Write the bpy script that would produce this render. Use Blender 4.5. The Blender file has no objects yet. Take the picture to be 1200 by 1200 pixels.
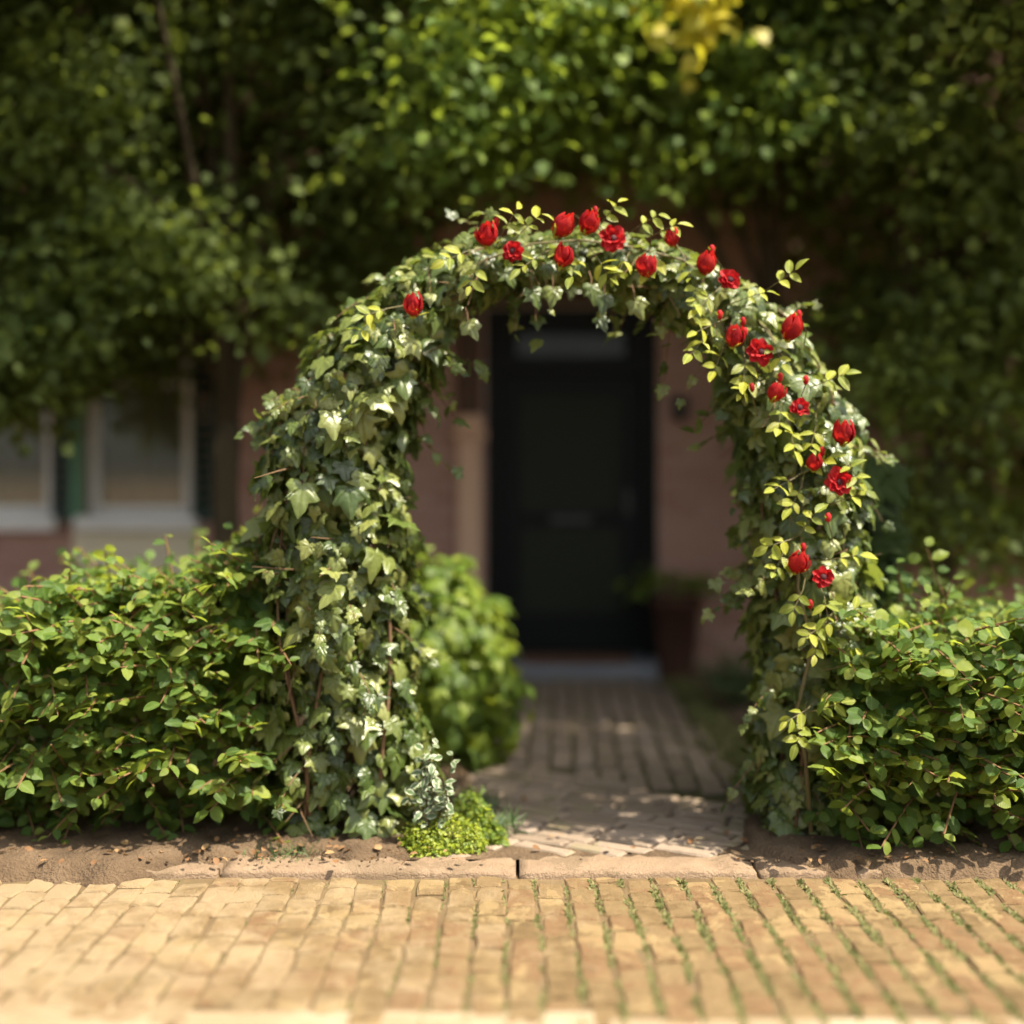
import bpy, math, random
import numpy as np
from mathutils import Matrix, Vector
random.seed(11); rng = np.random.default_rng(11)
S = bpy.context.scene; COL = S.collection

# ------------------------------------------------------------------ camera, sky, sun, exposure
F, YH, H = 1615.0, 545.0, 1.29          # focal length and horizon row in photo pixels (1200 wide), eye height in m
cam = bpy.data.cameras.new('camera'); co = bpy.data.objects.new('camera', cam); COL.objects.link(co)
co.location = (0, 0, H); co.rotation_euler = (math.pi/2, 0, 0)
cam.sensor_width = 36; cam.lens = 36*F/1200; cam.shift_y = -(600-YH)/1200
cam.clip_start = .05; cam.clip_end = 600
cam.dof.use_dof = True; cam.dof.focus_distance = 4.26; cam.dof.aperture_fstop = (cam.lens/1000)/.108
S.camera = co
SUN = Vector((.42, -.2, .88)).normalized()   # direction towards the sun: high, from the right, a little in front of the arch
el = math.asin(SUN.z); az = math.atan2(SUN.x, SUN.y)
w = bpy.data.worlds.new('World'); S.world = w; w.use_nodes = True
nt = w.node_tree; bg = nt.nodes['Background']
sk = nt.nodes.new('ShaderNodeTexSky'); sk.sky_type = 'NISHITA'; sk.sun_disc = False
sk.sun_elevation = el; sk.sun_rotation = az; sk.dust_density = 4; sk.air_density = 1.
hz = nt.nodes.new('ShaderNodeMix'); hz.data_type = 'RGBA'; hz.inputs[0].default_value = .65; bw = nt.nodes.new('ShaderNodeRGBToBW')   # a milky summer sky
nt.links.new(sk.outputs[0], bw.inputs[0]); nt.links.new(sk.outputs[0], hz.inputs[6]); nt.links.new(bw.outputs[0], hz.inputs[7])
nt.links.new(hz.outputs[2], bg.inputs[0]); bg.inputs[1].default_value = .14
sl = bpy.data.lights.new('sun', 'SUN'); sl.energy = 5.0; sl.angle = math.radians(.53); sl.color = (1, .9, .72)
so = bpy.data.objects.new('sun', sl); COL.objects.link(so)
so.rotation_euler = SUN.to_track_quat('Z', 'Y').to_euler()
V = S.view_settings; V.view_transform = 'Standard'; V.look = 'None'; V.gamma = 1; V.exposure = 1.5; V.use_curve_mapping = False
S.render.engine = 'CYCLES'; cy = S.cycles
cy.use_denoising = True; cy.max_bounces = 8; cy.diffuse_bounces = 4; cy.glossy_bounces = 3; cy.transmission_bounces = 4; cy.transparent_max_bounces = 8
cy.sample_clamp_indirect = 6

def P(px, py, d): return np.array([(px-600)*d/F, d, H-(py-YH)*d/F])   # a photo pixel at depth d -> a point in the place

# ------------------------------------------------------------------ materials
def N(t, typ, **kw):
    n = t.nodes.new(typ)
    for k, v in kw.items(): setattr(n, k, v)
    return n
def mth(t, op, a, b=None, c=None):
    n = N(t, 'ShaderNodeMath', operation=op)
    for i, v in enumerate((a, b, c)):
        if v is None: continue
        if isinstance(v, (int, float)): n.inputs[i].default_value = v
        else: t.links.new(v, n.inputs[i])
    return n.outputs[0]
def ramp(t, fac, cols, pos=None):
    r = N(t, 'ShaderNodeValToRGB'); e = r.color_ramp.elements
    n = len(cols)
    while len(e) < n: e.new(.5)
    for i, c in enumerate(cols):
        e[i].position = pos[i] if pos else i/max(1, n-1); e[i].color = (*c, 1)
    t.links.new(fac, r.inputs[0]); return r.outputs[0]
def mixc(t, fac, a, b, blend='MIX'):
    n = N(t, 'ShaderNodeMix', data_type='RGBA', blend_type=blend)
    for i, v in ((0, fac), (6, a), (7, b)):
        if isinstance(v, (int, float)): n.inputs[i].default_value = v
        elif isinstance(v, tuple): n.inputs[i].default_value = (*v, 1)
        else: t.links.new(v, n.inputs[i])
    return n.outputs[2]
def rand_of(t):
    """one random number per leaf or brick: the mesh's own value plus the object's"""
    a = N(t, 'ShaderNodeAttribute', attribute_name='rnd'); o = N(t, 'ShaderNodeObjectInfo')
    return mth(t, 'FRACT', mth(t, 'ADD', a.outputs['Fac'], o.outputs['Random']))
def noise(t, scale, detail=4, rough=.55, vec=None, dist=0):
    n = N(t, 'ShaderNodeTexNoise'); n.inputs['Scale'].default_value = scale; n.inputs['Detail'].default_value = detail
    n.inputs['Roughness'].default_value = rough; n.inputs['Distortion'].default_value = dist
    if vec is not None: t.links.new(vec, n.inputs['Vector'])
    return n.outputs['Fac']
def pos(t): return N(t, 'ShaderNodeNewGeometry').outputs['Position']
def new(name):
    m = bpy.data.materials.new(name); m.use_nodes = True; t = m.node_tree
    return m, t, t.nodes['Principled BSDF']
def bump(t, h, dist, strength, bs):
    b = N(t, 'ShaderNodeBump'); b.inputs['Distance'].default_value = dist; b.inputs['Strength'].default_value = strength
    t.links.new(h, b.inputs['Height']); t.links.new(b.outputs[0], bs.inputs['Normal'])

def leaf_mat(name, cols, trans, vein=None, rough=.42, spec=.5, tf=.35, veincol=None, back=None, margin=None, posn=None, mthr=.2):
    m, t, b = new(name); L = t.links
    r = rand_of(t); c = ramp(t, r, cols, posn)
    uv = N(t, 'ShaderNodeUVMap', uv_map='uv').outputs[0]
    sx = N(t, 'ShaderNodeSeparateXYZ'); L.new(uv, sx.inputs[0]); u, v = sx.outputs[0], sx.outputs[1]
    au = mth(t, 'ABSOLUTE', mth(t, 'SUBTRACT', u, .5))
    nz = noise(t, 60, 3, vec=pos(t)); c = mixc(t, mth(t, 'MULTIPLY', nz, .55), c, tuple(x*.5 for x in cols[0]))
    h = None
    if vein == 'pinnate':
        mid = mth(t, 'LESS_THAN', au, .022)
        s = mth(t, 'PINGPONG', mth(t, 'SUBTRACT', v, mth(t, 'MULTIPLY', au, .75)), .055)
        h = mth(t, 'MULTIPLY', s, 12.)
        lat = mth(t, 'LESS_THAN', s, .007)
        ve = mth(t, 'MAXIMUM', mid, mth(t, 'MULTIPLY', lat, .6))
    elif vein == 'palmate':
        an = mth(t, 'ABSOLUTE', mth(t, 'ARCTAN2', mth(t, 'SUBTRACT', u, .5), mth(t, 'SUBTRACT', v, .06)))
        s = mth(t, 'PINGPONG', an, .42)
        rad = mth(t, 'SQRT', mth(t, 'ADD', mth(t, 'MULTIPLY', au, au), mth(t, 'MULTIPLY', v, v)))
        s = mth(t, 'MULTIPLY', s, mth(t, 'ADD', rad, .1)); h = mth(t, 'MULTIPLY', mth(t, 'MINIMUM', s, .12), 6.)
        ve = mth(t, 'MULTIPLY', mth(t, 'LESS_THAN', s, .013), .8)
    if vein: c = mixc(t, mth(t, 'MULTIPLY', ve, .55), c, veincol or tuple(min(1, x*2.2) for x in cols[-1]))
    if margin:
        e = mth(t, 'GREATER_THAN', mth(t, 'ADD', au, mth(t, 'MULTIPLY', mth(t, 'ABSOLUTE', mth(t, 'SUBTRACT', v, .5)), .32)), mthr)
        c = mixc(t, e, c, margin)
    if back: c = mixc(t, mth(t, 'MULTIPLY', N(t, 'ShaderNodeNewGeometry').outputs['Backfacing'], .7), c, back)
    L.new(c, b.inputs['Base Color']); b.inputs['Roughness'].default_value = rough; b.inputs['Specular IOR Level'].default_value = spec
    if h is not None: bump(t, mth(t, 'ADD', h, nz), .004, .5, b)
    tr = N(t, 'ShaderNodeBsdfTranslucent'); L.new(mixc(t, .35, trans, c), tr.inputs[0])
    mx = N(t, 'ShaderNodeMixShader'); mx.inputs[0].default_value = tf
    L.new(b.outputs[0], mx.inputs[1]); L.new(tr.outputs[0], mx.inputs[2])
    L.new(mx.outputs[0], t.nodes['Material Output'].inputs[0]); return m

def stone_mat(name, cols, rough=.9, scale=9, fine=120, bd=.004, bs=.7, randmix=.6, stain=None, spec=.25, wash=None):
    m, t, b = new(name); p = pos(t)
    n1 = noise(t, scale, 5, .6, p); n2 = noise(t, fine, 4, .65, p)
    f = mth(t, 'ADD', mth(t, 'MULTIPLY', rand_of(t), randmix), mth(t, 'MULTIPLY', mth(t, 'SUBTRACT', n1, .25), 2.*(1-randmix)))
    c = ramp(t, f, cols)
    c = mixc(t, mth(t, 'MULTIPLY', n2, .6), c, tuple(x*.62 for x in cols[0]))
    if stain:
        g = mth(t, 'MULTIPLY', mth(t, 'GREATER_THAN', noise(t, 3.1, 6, .7, p, .4), .56), .45); c = mixc(t, g, c, stain)
    if wash:
        xx = N(t, 'ShaderNodeSeparateXYZ'); t.links.new(p, xx.inputs[0])
        g = mth(t, 'SUBTRACT', noise(t, 5.5, 6, .7, p, .6), mth(t, 'ADD', mth(t, 'MULTIPLY', xx.outputs[0], .16), .52)); g = mth(t, 'MULTIPLY', N(t, 'ShaderNodeClamp').outputs[0] if False else mth(t, 'MINIMUM', mth(t, 'MAXIMUM', mth(t, 'MULTIPLY', g, 5.), 0.), 1.), .75)
        c = mixc(t, g, c, wash)
    t.links.new(c, b.inputs['Base Color']); b.inputs['Roughness'].default_value = rough; b.inputs['Specular IOR Level'].default_value = spec
    bump(t, mth(t, 'ADD', n2, mth(t, 'MULTIPLY', n1, 1.5)), bd, bs, b); return m

def paint_mat(name, col, rough=.5, dirt=.35, spec=.5, scale=14):
    m, t, b = new(name); p = pos(t); n = noise(t, scale, 6, .65, p)
    t.links.new(mixc(t, mth(t, 'MULTIPLY', n, dirt), col, tuple(x*.45 for x in col)), b.inputs['Base Color'])
    b.inputs['Roughness'].default_value = rough; b.inputs['Specular IOR Level'].default_value = spec
    bump(t, n, .002, .3, b); return m

M = {}
M['ivy'] = leaf_mat('ivy_leaf', [(.027, .045, .011), (.052, .086, .017), (.098, .138, .027), (.25, .265, .07), (.07, .11, .02), (.25, .265, .07)], (.42, .5, .06), 'palmate', .37, .5, .26, (.22, .27, .1), (.085, .12, .04))
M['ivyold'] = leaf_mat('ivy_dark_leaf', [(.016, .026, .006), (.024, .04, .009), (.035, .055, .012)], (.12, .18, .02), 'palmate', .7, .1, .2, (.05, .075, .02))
M['bush'] = leaf_mat('bush_leaf', [(.045, .09, .012), (.11, .175, .02), (.26, .32, .03)], (.66, .74, .05), 'palmate', .5, .35, .4, (.24, .33, .08))
M['hornbeam'] = leaf_mat('hornbeam_leaf', [(.026, .064, .011), (.055, .118, .018), (.11, .18, .026), (.27, .31, .05)], (.52, .6, .06), 'pinnate', .48, .3, .4, (.17, .24, .06))
M['lime'] = leaf_mat('lime_leaf', [(.04, .064, .014), (.075, .105, .022), (.15, .19, .04)], (.38, .46, .06), None, .65, .2, .42)
M['bright'] = leaf_mat('bright_tree_leaf', [(.07, .13, .02), (.12, .19, .03), (.19, .26, .045)], (.45, .55, .05), None, .6, .25, .45)
M['golden'] = leaf_mat('golden_leaf', [(.4, .35, .02), (.5, .42, .03), (.35, .36, .03)], (.7, .62, .04), None, .5, .4, .45)
M['roseleaf'] = leaf_mat('rose_leaf', [(.13, .18, .02), (.26, .29, .025), (.4, .4, .03), (.16, .22, .03), (.34, .36, .03)], (.62, .62, .05), 'pinnate', .45, .4, .35, (.5, .5, .1))
M['variegated'] = leaf_mat('variegated_leaf', [(.08, .13, .05), (.1, .16, .07)], (.4, .45, .2), None, .45, .4, .25, margin=(.44, .46, .33))
M['moundleaf'] = leaf_mat('mound_leaf', [(.1, .16, .015), (.22, .28, .02), (.34, .36, .03)], (.55, .6, .04), None, .5, .35, .35)
M['conifer'] = leaf_mat('conifer_spray', [(.03, .06, .02), (.06, .1, .03), (.1, .14, .04)], (.15, .22, .05), None, .55, .3, .2)
M['dryleaf'] = leaf_mat('dry_leaf', [(.14, .07, .03), (.24, .13, .06), (.34, .22, .1)], (.3, .15, .05), None, .7, .25, .2)
M['moss'] = leaf_mat('moss_blade', [(.06, .08, .02), (.12, .12, .035), (.26, .22, .1), (.09, .1, .03), (.2, .17, .07)], (.25, .3, .05), None, .7, .2, .25)
M['petal'] = leaf_mat('red_petal', [(.24, .006, .01), (.42, .008, .014), (.55, .03, .03)], (.7, .02, .02), None, .65, .2, .3)
M['petal_side'] = leaf_mat('red_side_petal', [(.25, .006, .01), (.42, .01, .014), (.5, .03, .02)], (.7, .03, .02), None, .65, .2, .3, margin=(.62, .2, .03), mthr=.345)
M['sepal'] = leaf_mat('sepal', [(.3, .3, .03), (.42, .38, .05)], (.5, .5, .05), None, .5, .3, .3)
M['eye'] = paint_mat('flower_eye', (.05, .004, .008), .8, .4)
M['twig'] = paint_mat('twig_bark', (.17, .095, .045), .85, .6, .2, 60)
M['vine'] = paint_mat('ivy_stem_bark', (.14, .085, .045), .85, .6, .2, 50)
M['cane'] = paint_mat('rose_cane', (.12, .1, .04), .6, .5, .3, 60)
M['bark'] = stone_mat('tree_bark', [(.045, .034, .018), (.085, .062, .034)], .95, 20, 90, .01, .9, .2)
M['paver'] = stone_mat('sand_coloured_paver', [(.09, .058, .025), (.165, .107, .046), (.24, .163, .078), (.2, .112, .053), (.14, .098, .05)], .92, 18, 190, .009, 1, .45, (.31, .222, .105), wash=(.285, .212, .124))
M['pathbrick'] = stone_mat('worn_path_brick', [(.16, .118, .085), (.235, .18, .132), (.29, .225, .17), (.21, .168, .145)], .88, 10, 130, .004, .8, .6, (.16, .14, .07))
M['kerb'] = stone_mat('kerb_stone', [(.17, .115, .072), (.26, .18, .115), (.32, .23, .15)], .92, 9, 130, .009, 1, .25, (.12, .085, .05))
M['gutter'] = stone_mat('gutter_slab', [(.2, .14, .08), (.25, .19, .115), (.42, .36, .27)], .9, 4, 110, .004, .7, .3)
M['brick'] = stone_mat('house_brick', [(.36, .18, .135), (.46, .255, .195), (.52, .315, .25), (.4, .225, .185)], .9, 9, 90, .004, .7, .65)
M['mortar'] = stone_mat('mortar', [(.36, .31, .26), (.46, .41, .35)], .95, 8, 120, .003, .6, 0)
M['soil'] = stone_mat('soil', [(.055, .035, .02), (.145, .095, .055), (.235, .16, .1)], .97, 5, 80, .02, 1, 0)
M['sand'] = stone_mat('sand_bed', [(.09, .058, .027), (.14, .095, .048), (.2, .14, .078)], .97, 5, 120, .006, 1, 0, (.1, .08, .035))
M['mossbed'] = stone_mat('mossy_bed', [(.05, .05, .02), (.09, .08, .035), (.13, .1, .06)], .97, 7, 120, .006, 1, 0)
M['door'] = paint_mat('dark_door_paint', (.007, .009, .008), .5, .5, .15)
M['doorgreen'] = paint_mat('door_panel_paint', (.02, .024, .014), .6, .5, .2)
M['doorframe'] = paint_mat('dark_frame_paint', (.007, .0075, .007), .5, .5, .15)
M['post'] = paint_mat('pale_weathered_paint', (.74, .48, .33), .7, .5, .3, 6)
M['brownwood'] = paint_mat('brown_wood', (.1, .055, .035), .7, .5, .3)
M['white'] = paint_mat('white_paint', (.8, .79, .75), .5, .15)
M['green'] = paint_mat('green_paint', (.09, .24, .13), .5, .3)
M['darkgreen'] = paint_mat('dark_green_paint', (.012, .035, .026), .45, .4)
M['plaster'] = paint_mat('cream_render', (.74, .66, .48), .9, .3, .2)
M['bluestone'] = stone_mat('blue_stone', [(.16, .165, .18), (.24, .25, .27)], .5, 8, 90, .002, .4, 0)
M['terracotta'] = stone_mat('dark_terracotta', [(.06, .026, .016), (.09, .04, .024)], .85, 9, 60, .003, .5, 0)
M['metal'] = paint_mat('dark_metal', (.03, .032, .03), .5, .4)
M['rust'] = paint_mat('rusty_arch_steel', (.09, .05, .03), .75, .6, .4, 50)
M['mat'] = stone_mat('coir_mat', [(.16, .075, .045), (.22, .11, .065)], 1, 20, 250, .006, 1, 0)
M['curtain'] = paint_mat('curtain_cloth', (.72, .63, .5), .95, .5, .1, 3)
M['rooftile'] = stone_mat('roof_tile', [(.13, .06, .045), (.18, .08, .06)], .9, 8, 60, .004, .6, .5)
def glass_mat(name, ior):
    m, t, b = new(name); t.nodes.remove(b)
    g = N(t, 'ShaderNodeBsdfGlossy'); g.inputs['Roughness'].default_value = .04
    tr = N(t, 'ShaderNodeBsdfTransparent'); tr.inputs[0].default_value = (.82, .86, .84, 1)
    fr = N(t, 'ShaderNodeFresnel'); fr.inputs[0].default_value = ior
    mx = N(t, 'ShaderNodeMixShader'); t.links.new(fr.outputs[0], mx.inputs[0]); t.links.new(tr.outputs[0], mx.inputs[1]); t.links.new(g.outputs[0], mx.inputs[2])
    t.links.new(mx.outputs[0], t.nodes['Material Output'].inputs[0]); return m
M['glass'] = glass_mat('window_glass', 2.0); M['transom'] = glass_mat('transom_glass', 1.25)

# ------------------------------------------------------------------ mesh helpers
WP = {}                                         # each object's place in the world, for parenting
def link(name, me, parent=None, kind=None):
    o = bpy.data.objects.new(name, me); COL.objects.link(o)
    if parent is not None:
        o.parent = parent; o.location = -WP[parent.name]
    WP[o.name] = Vector((0, 0, 0))
    if kind: o['kind'] = kind
    return o
def thing(name, loc, label, cat, group=None):
    o = bpy.data.objects.new(name, None); COL.objects.link(o); o.location = Vector([float(x) for x in loc]); WP[o.name] = o.location.copy()
    o.empty_display_size = .1; o['label'] = label; o['category'] = cat
    if group: o['group'] = group
    return o
class MB:
    """collects verts and faces in world coordinates and builds one mesh"""
    def __init__(s): s.v, s.f = [], []
    def add(s, v, f):
        n = len(s.v); s.v += [tuple(float(c) for c in x) for x in v]; s.f += [tuple(i+n for i in q) for q in f]
    def box(s, a, b, bev=0.):
        x0, y0, z0 = a; x1, y1, z1 = b
        if bev <= 0:
            s.add([(x0,y0,z0),(x1,y0,z0),(x1,y1,z0),(x0,y1,z0),(x0,y0,z1),(x1,y0,z1),(x1,y1,z1),(x0,y1,z1)],
                  [(0,3,2,1),(4,5,6,7),(0,1,5,4),(1,2,6,5),(2,3,7,6),(3,0,4,7)]); return
        v = []; e = bev
        for z, i in ((z0, e), (z0+e, 0), (z1-e, 0), (z1, e)):
            v += [(x0+i,y0+e,z),(x0+e,y0+i,z),(x1-e,y0+i,z),(x1-i,y0+e,z),(x1-i,y1-e,z),(x1-e,y1-i,z),(x0+e,y1-i,z),(x0+i,y1-e,z)]
        f = [tuple(range(7,-1,-1)), tuple(range(24,32))]
        for k in range(3):
            for i in range(8): f.append((k*8+i, k*8+(i+1)%8, k*8+8+(i+1)%8, k*8+8+i))
        s.add(v, f)
    def tube(s, pts, r, n=6):
        pts = [Vector([float(c) for c in p]) for p in pts]; m = len(pts)
        if isinstance(r, (int, float)): r = [r]*m
        v = []; f = []
        up = Vector((.31, .17, .93))
        for i, p in enumerate(pts):
            d = (pts[min(i+1, m-1)]-pts[max(i-1, 0)]).normalized()
            a = d.cross(up)
            if a.length < .1: a = d.cross(Vector((1, 0, 0)))
            a.normalize(); b = d.cross(a)
            for k in range(n):
                q = 2*math.pi*k/n; v.append(p+(a*math.cos(q)+b*math.sin(q))*r[i])
        for i in range(m-1):
            for k in range(n): f.append((i*n+k, i*n+(k+1)%n, i*n+n+(k+1)%n, i*n+n+k))
        f.append(tuple(range(n-1, -1, -1))); f.append(tuple(range((m-1)*n, m*n))); s.add(v, f)
    def lathe(s, c, prof, n=20):
        v = []; f = []
        for r, z in prof:
            for k in range(n): v.append((c[0]+r*math.cos(2*math.pi*k/n), c[1]+r*math.sin(2*math.pi*k/n), c[2]+z))
        for i in range(len(prof)-1):
            for k in range(n): f.append((i*n+k, i*n+(k+1)%n, i*n+n+(k+1)%n, i*n+n+k))
        f.append(tuple(range(n-1, -1, -1))); f.append(tuple(range((len(prof)-1)*n, len(prof)*n))); s.add(v, f)
    def build(s, name, mat, parent=None, kind=None, smooth=False, rnd=None):
        me = bpy.data.meshes.new(name); me.from_pydata(s.v, [], s.f); me.materials.append(M[mat])
        if smooth: me.polygons.foreach_set('use_smooth', [True]*len(me.polygons))
        if rnd is not None: me.attributes.new('rnd', 'FLOAT', 'POINT').data.foreach_set('value', np.asarray(rnd, np.float32))
        me.update(); return link(name, me, parent, kind)

# ------------------------------------------------------------------ leaf templates: (verts, faces, uv) with the base at 0 and the tip at y = 1
def t_blade(width, st=7, fold=.22, droop=.25, serr=.03, twist=0., peak=.42, wave=.02, tipw=.0, seed=0):
    r = np.random.default_rng(seed); v = []; f = []
    for i in range(st):
        t = i/(st-1); q = t**(math.log(.5)/math.log(peak)); hw = width*max(0, math.sin(math.pi*q))**.75*.5+(.004 if i in (0, st-1) else 0)
        zc = -droop*t*t+.06*t; tw = twist*t
        for sgn in (-1, 0, 1):
            j = 1+serr*r.normal() if sgn else 1
            x = sgn*hw*j; z = zc+fold*abs(x)+(wave*r.normal() if sgn else 0)
            v.append((x*math.cos(tw), t+(.012*r.normal() if sgn and 0 < i < st-1 else 0), z+x*math.sin(tw)))
    for i in range(st-1):
        a = i*3; f += [(a, a+1, a+4, a+3), (a+1, a+2, a+5, a+4)]
    v = np.array(v); return v, f, np.stack([v[:, 0]+.5, v[:, 1]], 1)
def t_ivy(seed, lobe=1., droop=.2):
    r = np.random.default_rng(seed)
    half = [(.0, .0), (.13, -.1), (.33, -.09), (.46, .1), (.4, .24), (.56*lobe, .46), (.42, .5), (.26, .55), (.17, .76), (.06, .93)]
    o = [(x*(1+.1*r.normal()), y+.03*r.normal()) for x, y in half[1:]]
    o2 = [(-x*(1+.1*r.normal()), y+.03*r.normal()) for x, y in half[1:]]
    out = [(0, 0)]+o+[(0, 1)]+o2[::-1]; n = len(out); c = (0, .13)
    v = [(c[0], c[1], 0)]; f = []
    lift = .05+.05*r.random(); fold = .1+.1*r.random()
    for k, (x, y) in enumerate(out):
        mx_, my = c[0]+(x-c[0])*.55, c[1]+(y-c[1])*.55
        v.append((mx_, my, lift*.7+fold*abs(mx_)-.02*droop))
    for k, (x, y) in enumerate(out):
        rr = math.hypot(x, y-.13); v.append((x, y, fold*abs(x)*.6-droop*rr*rr+.035*r.normal()))
    for k in range(n):
        k2 = (k+1) % n; f += [(0, 1+k2, 1+k), (1+k, 1+k2, 1+n+k2, 1+n+k)]
    v = np.array(v); f = [tuple(q[::-1]) for q in f]
    return v, f, np.stack([v[:, 0]+.5, v[:, 1]], 1)
T = {
 'ivy': [t_ivy(i, lobe=(1, .9, 1.1, .8, 1.05, .85)[i], droop=(.2, .3, .1, .25, .35, .15)[i]) for i in range(6)],
 'bush': [t_ivy(20, .8, .3), t_ivy(21, .75, .2), t_blade(.62, 6, .15, .3, .02, 0, .36, .02, seed=3), t_blade(.55, 6, .2, .2, .02, .2, .38, .02, seed=4), t_ivy(23, .85, .35)],
 'hornbeam': [t_blade(.68, 8, .2, .22, .06, .15*(i-2), .44, .018, seed=30+i) for i in range(6)],
 'hazel': [t_blade(.8, 8, .12, .25, .07, .15*(i-2), .5, .02, seed=50+i) for i in range(5)],
 'lime': [t_blade(.82, 4, .15, .35, .03, .3*(i-1.5), .4, .03, seed=70+i) for i in range(4)],
 'rose': [t_blade(.52, 6, .3, .25, .05, .15*(i-1.5), .45, .01, seed=80+i) for i in range(4)],
 'small': [t_blade(.55, 4, .2, .2, .02, 0, .45, .01, seed=90+i) for i in range(3)],
 'needle': [t_blade(.16, 4, .1, .2, .0, 0, .45, .0, seed=95+i) for i in range(3)],
 'grass': [t_blade(.1, 5, .1, .6, .0, .4*i, .3, .0, seed=98+i) for i in range(3)],
}
def petal_t(seed, width, cup, curl):
    r = np.random.default_rng(seed); v = []; f = []; nx, ny = 5, 5
    for j in range(ny):
        t = j/(ny-1); w_ = width*(.3+.7*math.sin(math.pi*(.12+.62*t)))*(1 if j < ny-1 else .72)
        for i in range(nx):
            s = 2*i/(nx-1)-1
            v.append((s*w_*.5, t-(.1*s*s if j == ny-1 else 0)+.02*r.normal(), cup*(s*s*.3*w_+math.sin(t*2.2)*-.25)+curl*t**3+.02*r.normal()))
    for j in range(ny-1):
        for i in range(nx-1): a = j*nx+i; f.append((a, a+1, a+nx+1, a+nx))
    v = np.array(v); return v, f, np.stack([v[:, 0]+.5, v[:, 1]], 1)
T['petal'] = [petal_t(1, .8, 1., -.1), petal_t(2, .85, 1.1, -.3), petal_t(3, .75, .9, .1)]

def petal_c(seed, width):
    r = np.random.default_rng(seed); v = []; f = []; nx, ny = 5, 6
    for j in range(ny):
        t = j/(ny-1); w_ = width*math.sin(math.pi*(.14+.82*t**.8))**.9*(1+.06*r.normal())
        for i in range(nx):
            s = 2*i/(nx-1)-1; v.append((s*w_*.5, t-.06*s*s*t, -.26*math.sin(math.pi*t*.85)+.34*s*s*w_*.5+.1*t**4+.015*r.normal()))
    for j in range(ny-1):
        for i in range(nx-1): a = j*nx+i; f.append((a, a+1, a+nx+1, a+nx))
    v = np.array(v); return v, f, np.stack([v[:, 0]+.5, v[:, 1]], 1)
T['petal_c'] = [petal_c(4, .62), petal_c(5, .56), petal_c(6, .66)]
def t_mesh(name, tpl, mat, rnd, smooth=True):
    v, f, uv = tpl; me = bpy.data.meshes.new(name); me.from_pydata(v.tolist(), [], f); me.materials.append(M[mat])
    l = me.uv_layers.new(name='uv'); vi = np.empty(len(me.loops), np.int32); me.loops.foreach_get('vertex_index', vi)
    l.data.foreach_set('uv', uv[vi].astype(np.float32).ravel())
    me.attributes.new('rnd', 'FLOAT', 'POINT').data.foreach_set('value', np.full(len(v), rnd, np.float32))
    if smooth: me.polygons.foreach_set('use_smooth', [True]*len(f))
    me.update(); return me
def joined_mesh(name, tpls, mat, R, loc, ti, rnd):
    """many leaves (3x3 frames R, places loc, template ti) as one mesh"""
    Vs, Ls, Ts, Us, Rs = [], [], [], [], []; off = 0
    for k, (v, f, uv) in enumerate(tpls):
        ix = np.where(ti == k)[0]
        if not len(ix): continue
        W = np.einsum('nij,vj->nvi', R[ix], v)+loc[ix][:, None, :]
        fl = np.concatenate([np.array(q) for q in f]); ft = np.array([len(q) for q in f])
        Ls.append((fl[None, :]+(np.arange(len(ix))*len(v))[:, None]+off).ravel()); Ts.append(np.tile(ft, len(ix)))
        Us.append(np.tile(uv[fl], (len(ix), 1))); Rs.append(np.repeat(rnd[ix], len(v))); Vs.append(W.reshape(-1, 3)); off += len(ix)*len(v)
    V_ = np.concatenate(Vs); Lp = np.concatenate(Ls); Tt = np.concatenate(Ts)
    me = bpy.data.meshes.new(name); me.vertices.add(len(V_)); me.vertices.foreach_set('co', V_.astype(np.float32).ravel())
    me.loops.add(len(Lp)); me.loops.foreach_set('vertex_index', Lp.astype(np.int32))
    me.polygons.add(len(Tt)); me.polygons.foreach_set('loop_start', np.concatenate([[0], np.cumsum(Tt)[:-1]]).astype(np.int32))
    me.update(calc_edges=True); me.validate()
    me.materials.append(M[mat]); l = me.uv_layers.new(name='uv'); l.data.foreach_set('uv', np.concatenate(Us).astype(np.float32).ravel())
    me.attributes.new('rnd', 'FLOAT', 'POINT').data.foreach_set('value', np.concatenate(Rs).astype(np.float32))
    me.polygons.foreach_set('use_smooth', np.ones(len(Tt), bool)); me.update(); return me
def frames(nrm, tip, size, wscale=None):
    n = nrm/np.linalg.norm(nrm, axis=1, keepdims=True); y = tip-(tip*n).sum(1, keepdims=True)*n
    y /= np.linalg.norm(y, axis=1, keepdims=True)+1e-9; x = np.cross(y, n)
    ws = size if wscale is None else size*wscale
    return np.stack([x*ws[:, None], y*size[:, None], n*size[:, None]], 2)
SETS = []
def leaves(parent, tpl, mat, loc, nrm, tip, size, pick=300, name='leaf', rest='foliage'):
    n = len(loc); SETS.append(dict(p=parent, tpl=tpl, mat=mat, loc=np.asarray(loc, float), R=frames(np.asarray(nrm, float), np.asarray(tip, float), np.asarray(size, float)),
        ti=rng.integers(0, len(T[tpl]), n), rnd=rng.random(n), size=np.asarray(size, float), pick=pick, name=name, rest=rest))
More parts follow.
